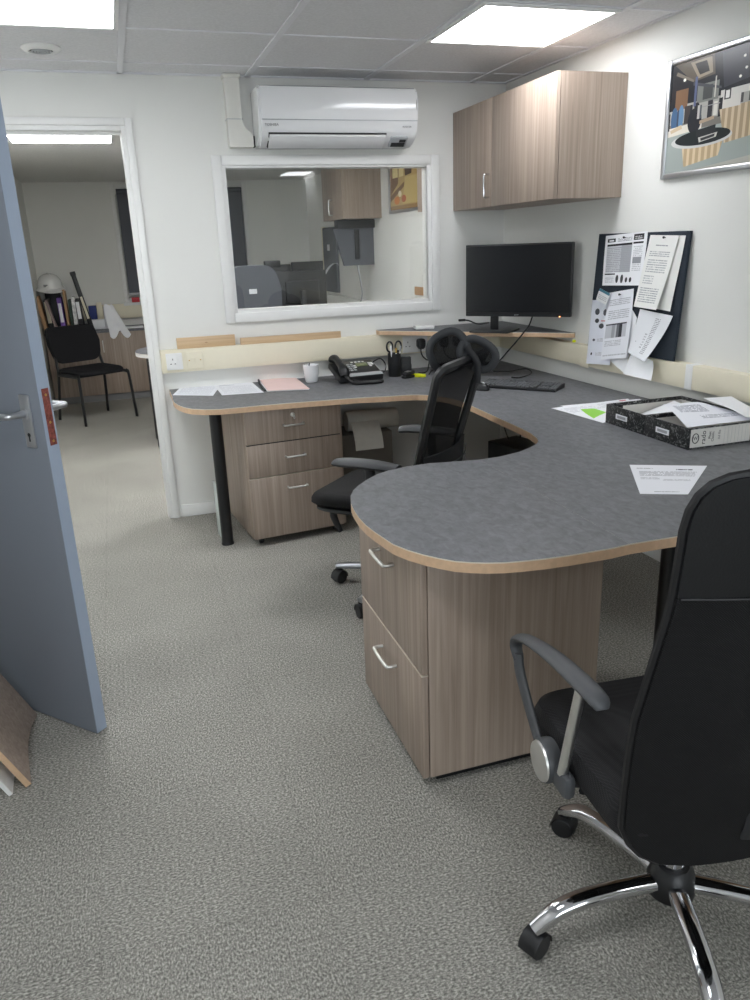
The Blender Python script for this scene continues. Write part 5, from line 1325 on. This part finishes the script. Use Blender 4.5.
on_top('paper_stack', 'low white stack of paper behind the white cloth', 'paper stack', -.215, 8.57, .15, .10, .095, M_['paper'])
# hard hat on the magazine file and binders
t = thing('hard_hat', 'white hard hat on top of the files in the next room', 'hard hat', (-.615, 8.55, WT + .403), R(-70), rot=(R(3), R(6), R(-70)))
b = MB(); prof_h = [(.150, .0), (.152, .004), (.128, .022), (.124, .05), (.113, .09), (.088, .125), (.05, .145), (.0, .15)]
n = 28; vs = []; fs = []
for r, z in prof_h:
    for k in range(n):
        a = 2 * PI * k / n; ex = 1 + (.22 * max(0, math.cos(a)) if z < .01 else 0)
        vs.append((r * 1.12 * math.cos(a) * ex, r * .92 * math.sin(a), z - (.012 * max(0, math.cos(a)) if z < .01 else 0) + .012))
for i in range(len(prof_h) - 1):
    for k in range(n): fs.append([i * n + k, i * n + (k + 1) % n, (i + 1) * n + (k + 1) % n, (i + 1) * n + k])
b.add(vs, fs); b.build('shell', M_['hat'], t)
b = MB(); b.tube([(x_, 0, z_) for x_, z_ in ((.13, .075), (.10, .115), (.055, .152), (0, .164), (-.055, .152), (-.10, .115), (-.13, .075))], .008, 8, sub=3); b.build('ridge', M_['hat'], t)
b = MB(); b.box(-.02, .02, -.001, .001, -.012, .012, M=Matrix.Translation((.108, -.072, .065)) @ Matrix.Rotation(R(60), 4, 'Z') ); b.build('badge', M_['greygap'], t, 'dark printed badge')
# cloth hanging over the front
t = thing('white_cloth', 'white cloth draped over the front edge of the low cabinet', 'cloth', (-.06, FY, WT))
def cl(u, v):
    wd = .075 + .125 * v ** .8
    x = -.055 + wd * (u - .28) + .06 * v
    if v < .5: q = v / .5; return (x, .09 - .085 * q + .012 * math.sin(9 * u) * v, .24 - .165 * q + .008 * math.sin(7 * u))
    q = (v - .5) / .5; return (x, .005 - .03 * min(1, q * 2) - .006 * math.sin(10 * u) * q, .075 - .165 * q * (.45 + .55 * abs(math.sin(1.5 * PI * u + .9))) )
b = MB(); b.sheet(cl, 14, 18, .004); b.build('cloth', M_['paper'], t)
b = MB(); b.box(-.09, .02, .1, .19, .001, .23, .02); b.build('folded_bundle', M_['paper'], t)
on_top('paper_stack', 'white papers lying on the low cabinet right of the cloth', 'paper stack', .10, 8.47, .24, .14, .012, M_['paper'])
b = MB(); b.box(-.04, .04, -.012, .012, 0, .05, .004); tag(b.build('red_box', M_['red'], loc=(.185, YE - .04, FWZ0 - .045)), 'small red box on the far window sill beside the blind', 'box')
# blind over the far window
t = thing('roller_blind', 'dark grey roller blind over the window of the far wall', 'blind', ((FWX0 + FWX1) / 2, YE - .045, 0))
bw_ = FWX1 - FWX0
b = MB(); b.box(-bw_ / 2 + .01, bw_ / 2 - .01, -.002, .002, 1.04, 2.03); b.build('fabric', M_['blind'], t)
b = MB(); b.lathe([(0, -bw_ / 2), (.022, -bw_ / 2), (.022, bw_ / 2), (0, bw_ / 2)], 16, M=basis((0, 1, 0), (0, 0, 1), (1, 0, 0), (0, 0, 2.045))); b.build('roller', M_['blind'], t)
b = MB(); b.box(-bw_ / 2 + .01, bw_ / 2 - .01, -.008, .008, 1.03, 1.052, .003); b.build('bottom_bar', M_['acgrey'], t)
for s in (-1, 1):
    b = MB(); b.box(s * bw_ / 2 - .008, s * bw_ / 2 + .008, -.025, .02, 2.015, 2.075, .003); b.build('bracket', M_['white'], t)

# black stacking chair
t = thing('visitor_chair', 'black upholstered visitor chair with metal legs, seen through the doorway', 'chair', (-.31, 7.51, 0), R(-150))
def vis_chair(t):
    # local: +y is forward
    lw = .255
    for s in (-1, 1):
        b = MB(); b.tube([(s * lw, .25, .006), (s * (lw - .012), .225, .40), (s * (lw - .02), .205, .425), (s * (lw - .025), .15, .43), (s * (lw - .03), -.17, .425)], .0145, 10, sub=4, sq=(1.2, .8)); b.build('leg', M_['blackmetal'], t)
        b = MB(); b.tube([(s * (lw - .01), -.25, .006), (s * (lw - .03), -.18, .41), (s * (lw - .035), -.19, .5), (s * (lw - .045), -.225, .62)], .0145, 10, sub=4, sq=(1.2, .8)); b.build('leg', M_['blackmetal'], t)
    b = MB(); b.tube([(-lw + .02, .15, .425), (lw - .02, .15, .425)], .010, 8); b.tube([(-lw + .03, -.15, .42), (lw - .03, -.15, .42)], .010, 8); b.build('cross_bar', M_['blackmetal'], t)
    b = MB(); pad(b, .46, .43, .435, .48, .02, -.19, .012, front=.02); b.build('seat', M_['fabric'], t)
    b = MB(); pts = fillet([(-.215, .51), (.215, .51), (.25, .69), (.23, .835), (-.23, .835), (-.25, .69)], [.10, .10, .06, .05, .05, .06], 6)
    q = bmesh.new(); cy = lambda x, z: -.205 - .10 * (z - .5) / .34 - .03 * (1 - (x / .235) ** 2)
    f0 = [q.verts.new((x, cy(x, z), z)) for x, z in pts]; f1 = [q.verts.new((x * .97, cy(x, z) + .045, .685 + (z - .685) * .97)) for x, z in pts]
    n_ = len(pts); c0_ = q.verts.new((0, cy(0, .69) - .006, .69)); c1_ = q.verts.new((0, cy(0, .69) + .05, .69))
    m0 = [q.verts.new((x * .6, cy(x * .6, .69 + (z - .69) * .6) - .004, .69 + (z - .69) * .6)) for x, z in pts]; m1 = [q.verts.new((x * .6, cy(x * .6, .69 + (z - .69) * .6) + .05, .69 + (z - .69) * .6)) for x, z in pts]
    for k in range(n_):
        l = (k + 1) % n_
        q.faces.new([f0[k], f0[l], f1[l], f1[k]]); q.faces.new([m0[k], m0[l], f0[l], f0[k]]); q.faces.new([c0_, m0[l], m0[k]]); q.faces.new([f1[k], f1[l], m1[l], m1[k]]); q.faces.new([c1_, m1[k], m1[l]])
    b.bm(q); b.build('backrest', M_['fabric'], t)
vis_chair(t)

# desk of the next room with its rounded end by the doorway
t = thing('desk', 'grey desk of the next room, only its rounded end shows past the door jamb', 'desk')
pts = fillet([(.07, 5.86), (RX(5.8) - .004, 5.86), (RX(7.2) - .004, 6.62), (.09, 6.62)], [.33, 0, 0, .42], 12)
b = MB(); b.prism(pts, DT - .003, DT, 0, 1); b.prism(pts, DT - TH, DT - .003, 2, 2); b.build('desktop', [M_['desk'], M_['edgelight'], M_['greyin']], t, smooth=False)
for x, y in ((.185, 6.12), (.185, 6.42), (2.0, 6.03), (2.0, 6.45)):
    b = MB(); b.lathe([(0, 0), (.028, 0), (.028, DT - TH), (0, DT - TH)], 18); b.build('leg', M_['blackmetal'], t, loc=(x, y, 0))

# cabinets on the right wall of the next room
def far_cab(y0, y1, z0, z1, label, hy_, two=True):
    t_ = thing('wall_cabinet', label, 'cabinet', (0, 0, 0))
    x0 = RX(y0) - .335
    b = MB(); b.prism([(x0 + .018, y0), (RX(y0) - .001, y0), (RX(y1) - .001, y1), (x0 + .018, y1)], z0, z1); b.build('carcass', M_['oak'], t_, smooth=False)
    ym_ = (y0 + y1) / 2
    for a_, c_ in (((y0, ym_ - .002), (ym_ + .002, y1)) if two else ((y0, y1),)):
        b = MB(); b.box(x0, x0 + .017, a_ + .001, c_ - .001, z0, z1, .001); dd = b.build('door', M_['oak'], t_)
        b = MB(); bow(b, (x0, (c_ if a_ < hy_ < c_ else a_) - .0 if False else (a_ + c_) / 2, z0 + .1), (0, 0, 1), (-1, 0, 0), .12, .03, .006); b.build('handle', M_['steel'], dd)
far_cab(6.42, 7.05, 1.652, 2.12, 'grey oak wall cabinet of the next room, above the wall screen', 6.6, False)
far_cab(4.46, 4.86, 1.63, 2.12, 'grey oak wall cabinet of the next room, cut off by the right window edge', 4.6, False)
# picture of the next room
t = thing('framed_picture', 'silver-framed yellowish photograph on the right wall of the next room', 'picture', (RX(5.9), 5.9, 0), WTH)
fz0_, fz1_, fy0_, fy1_ = 1.672, 2.09, -.32, .30
b = MB()
for (y0, y1, zz0, zz1) in ((fy1_ - fw, fy1_, fz0_, fz1_), (fy0_, fy0_ + fw, fz0_, fz1_), (fy0_ + fw, fy1_ - fw, fz1_ - fw, fz1_), (fy0_ + fw, fy1_ - fw, fz0_, fz0_ + fw)):
    b.box(-.022, -.001, y0, y1, zz0, zz1, .004)
b.build('frame', M_['alu'], t)
bar = [('rect', (186, 158, 104), 0, 0, 1, 1), ('poly', (112, 84, 58), [(0, 1), (.34, 1), (.3, .5), (0, .28)]), ('rect', (226, 208, 150), .1, .62, .3, .86), ('rect', (226, 208, 150), .34, .62, .5, .9), ('poly', (74, 58, 44), [(.5, 1), (.8, 1), (.78, .64), (.56, .62)]), ('poly', (120, 92, 62), [(0, .28), (.6, .55), (.6, .47), (0, .16)]), ('poly', (204, 180, 120), [(.55, .6), (1, .6), (1, .1), (.45, .1)]), ('ell', (196, 120, 60), .25, .18, .10, .08), ('ell', (230, 214, 180), .36, .3, .06, .06), ('ell', (170, 90, 50), .5, .2, .08, .07), ('rect', (150, 120, 80), 0, 0, 1, .08)]
b = MB(); b.sheet(lambda u, v: (-.008, (fy1_ - fw) + (fy0_ - fy1_ + 2 * fw) * u, fz0_ + fw + (fz1_ - fz0_ - 2 * fw) * v), 1, 1, -.004); b.build('photograph', print_mat('bar_photo', (186, 158, 104), bar, .25), t)
# wall screen, tilted, with cable
t = thing('wall_screen', 'dark screen on a wall bracket under the next room cabinet', 'television', (RX(6.6) - .155, 6.66, 1.28))
SM = Matrix.Rotation(R(-14), 4, 'X')
b = MB(); b.prism([(-.115, .0), (.155, .0), (.155, .30), (-.20, .30)], -.02, .02, M=basis((1, 0, 0), (0, 0, 1), (0, -1, 0), (0, 0, 0))); b.build('screen', M_['blind'], t, smooth=False)
b = MB(); b.box(-.02, .02, -.035, -.018, .05, .29, .004); b.build('bracket', M_['dark'], t)
b = MB(); b.box(-.17, .158, -.06, .06, .30, .37, .006); b.build('dark_block', M_['dark'], t)  # dark block between the screen and the cabinet above
b = MB(); b.tube([(.0, -.01, .01), (.02, -.015, -.12), (.03, -.02, -.25), (.0, -.0, -.36), (-.03, .0, -.44)], .008, 8, sub=5); b.build('cable', M_['acgrey'], t)
# pinboard of the next room
t = thing('pinboard', 'dark narrow pinboard with a curling paper in the next room', 'pinboard', (RX(7.9) - .004, 7.9, 1.0), WTH)
b = MB(); b.box(-.03, 0, -.22, .22, 0, .62, .003); b.build('board', M_['blind'], t)
b = MB(); b.box(-.036, .0, .22, .235, -.01, .63); b.build('edge', M_['cream'], t)
b = MB(); b.box(-.033, -.03, -.02, .06, .40, .46); b.build('card', M_['paper'], t)
p_ = [aty(343, 298, 7.72), aty(342, 272, 7.72), aty(335, 263, 7.70), aty(325, 274, 7.68)]
b = MB()
def cp(u, v):
    s = v * 3; i = min(2, int(s)); f = s - i; q = p_[i].lerp(p_[i + 1], f); return q + Vector((.0, -.045 + .09 * u, .02 * math.sin(PI * f)))
b.sheet(cp, 4, 18, .0008); tag(b.build('curling_paper', M_['paper']), 'white paper curling off the pinboard of the next room', 'paper')
# sockets of the next room
b = MB(); b.box(-.008, 0, -.06, .06, -.03, .03, .003); 
t = thing('cable_trunking', 'white trunking on the right wall of the next room', 'trunking', (RX(6) - .002, 6, .85), WTH)
b = MB(); b.box(-.05, 0, -1.5, 2.7, 0, .12, .003); b.build('channel', M_['white'], t)
t = thing('wall_socket', 'beige double socket at the lower right of the internal window', 'socket', (RX(5.55) - .001, 5.55, 1.07), WTH)
b = MB(); b.box(-.012, 0, -.16, .16, .0, .06, .003); b.build('plate', M_['tan'], t)
b = MB(); b.box(-.014, -.01, -.13, -.06, .012, .048); b.build('insert', M_['acgrey'], t)

# monitors, chair and phone on the next room's desk
def far_monitor(x, y, zb, w, hh, rz, label, zt=DT):
    t_ = thing('monitor', label, 'monitor', (x, y, zt), R(rz), 'monitors on the next room desk')
    zb -= zt
    b = MB(); b.box(-w / 2, w / 2, -.012, .018, zb, zb + hh, .006); b.box(-w / 3, w / 3, -.034, -.01, zb + hh * .2, zb + hh * .75, .01); b.build('casing', M_['black'], t_)
    b = MB(); b.box(-w / 2 + .01, w / 2 - .01, .0175, .0195, zb + .015, zb + hh - .01); b.build('screen', M_['screen'], t_)
    b = MB(); b.box(-.02, .02, -.06, -.032, .008, zb + hh * .5, .004); b.build('stand', M_['blackmat'], t_)
    b = MB(); b.box(-.11, .11, -.13, .06, 0, .01, .003); b.build('stand_base', M_['blackmat'], t_)
    return t_
far_monitor(aty(301, 280, 6.02).x, 6.02, aty(305, 270.5, 6.0).z - .29, .40, .29, 4, 'black monitor seen from behind through the window, nearest of the three')
far_monitor(aty(275, 266, 6.40).x, 6.42, aty(281, 264.5, 6.4).z - .26, .26, .26, -4, 'black monitor left of centre behind the nearest one in the next room')
far_monitor(aty(308, 266, 6.40).x, 6.42, aty(307, 261.5, 6.4).z - .26, .28, .26, 12, 'black monitor at the right in the next room, tilted towards the wall')
t = thing('desk_phone', 'small dark webcam box above the chair back in the next room', 'webcam', (aty(272, 264, 6.15).x, 6.15, DT))
b = MB(); b.box(-.015, .015, -.015, .015, 0, .57, .003); b.build('stem', M_['black'], t)
b = MB(); b.box(-.06, .06, -.035, .035, .57, .62, .006); b.build('head', M_['black'], t)
t.name = 'webcam'
t = thing('office_chair', 'dark grey high-backed office chair close behind the internal window', 'office chair', (.865, 5.40, 0), R(-4))
for k in range(5):
    a = 2 * PI * k / 5; ca, sa = math.cos(a), math.sin(a)
    b = MB(); b.tube([(ca * .03, sa * .03, .1), (ca * .2, sa * .2, .095), (ca * .3, sa * .3, .075)], [.024, .02, .016], 8); lg = b.build('base_leg', M_['black'], t); caster(lg, ca * .29, sa * .29, a)
b = MB(); b.lathe([(0, .07), (.035, .07), (.035, .13), (.026, .14), (.026, .4), (0, .4)], 16); b.build('gas_lift', M_['black'], t)
b = MB(); pad(b, .48, .46, .40, .48, .02, -.2, .01); b.build('seat', M_['fabric'], t)
b = MB(); pts = fillet([(-.17, .52), (.17, .52), (.18, 1.20), (.14, 1.345), (-.14, 1.345), (-.18, 1.20)], [.06, .06, .1, .09, .09, .1], 6)
b.prism(pts, 0, .07, M=basis((1, 0, 0), (0, 0, 1), (0, -1, 0), (0, -.17, 0))); b.build('backrest', M_['blind'], t, ang=50)
b = MB(); b.box(-.03, .02, -.2445, -.239, 1.17, 1.20); b.build('label', M_['paper'], t)
b = MB(); b.tube([(0, 0, .40), (0, -.16, .40), (0, -.2, .5), (0, -.2, .6)], .02, 8, sub=3); b.build('back_bar', M_['black'], t)

# ------------------------------------------------------------------ light and view
w_ = bpy.data.worlds.new('world'); S.world = w_; w_.use_nodes = True
w_.node_tree.nodes['Background'].inputs[0].default_value = (.8, .85, .9, 1); w_.node_tree.nodes['Background'].inputs[1].default_value = 3.6
S.view_settings.view_transform = 'Standard'; S.view_settings.look = 'None'; S.view_settings.gamma = 1
S.view_settings.use_curve_mapping = False
S.view_settings.exposure = 1.75
S.cycles.use_denoising = True
S.cycles.max_bounces = 10; S.cycles.diffuse_bounces = 6; S.cycles.glossy_bounces = 4; S.cycles.transparent_max_bounces = 8
S.cycles.sample_clamp_indirect = 6
S.cycles.caustics_reflective = False; S.cycles.caustics_refractive = False
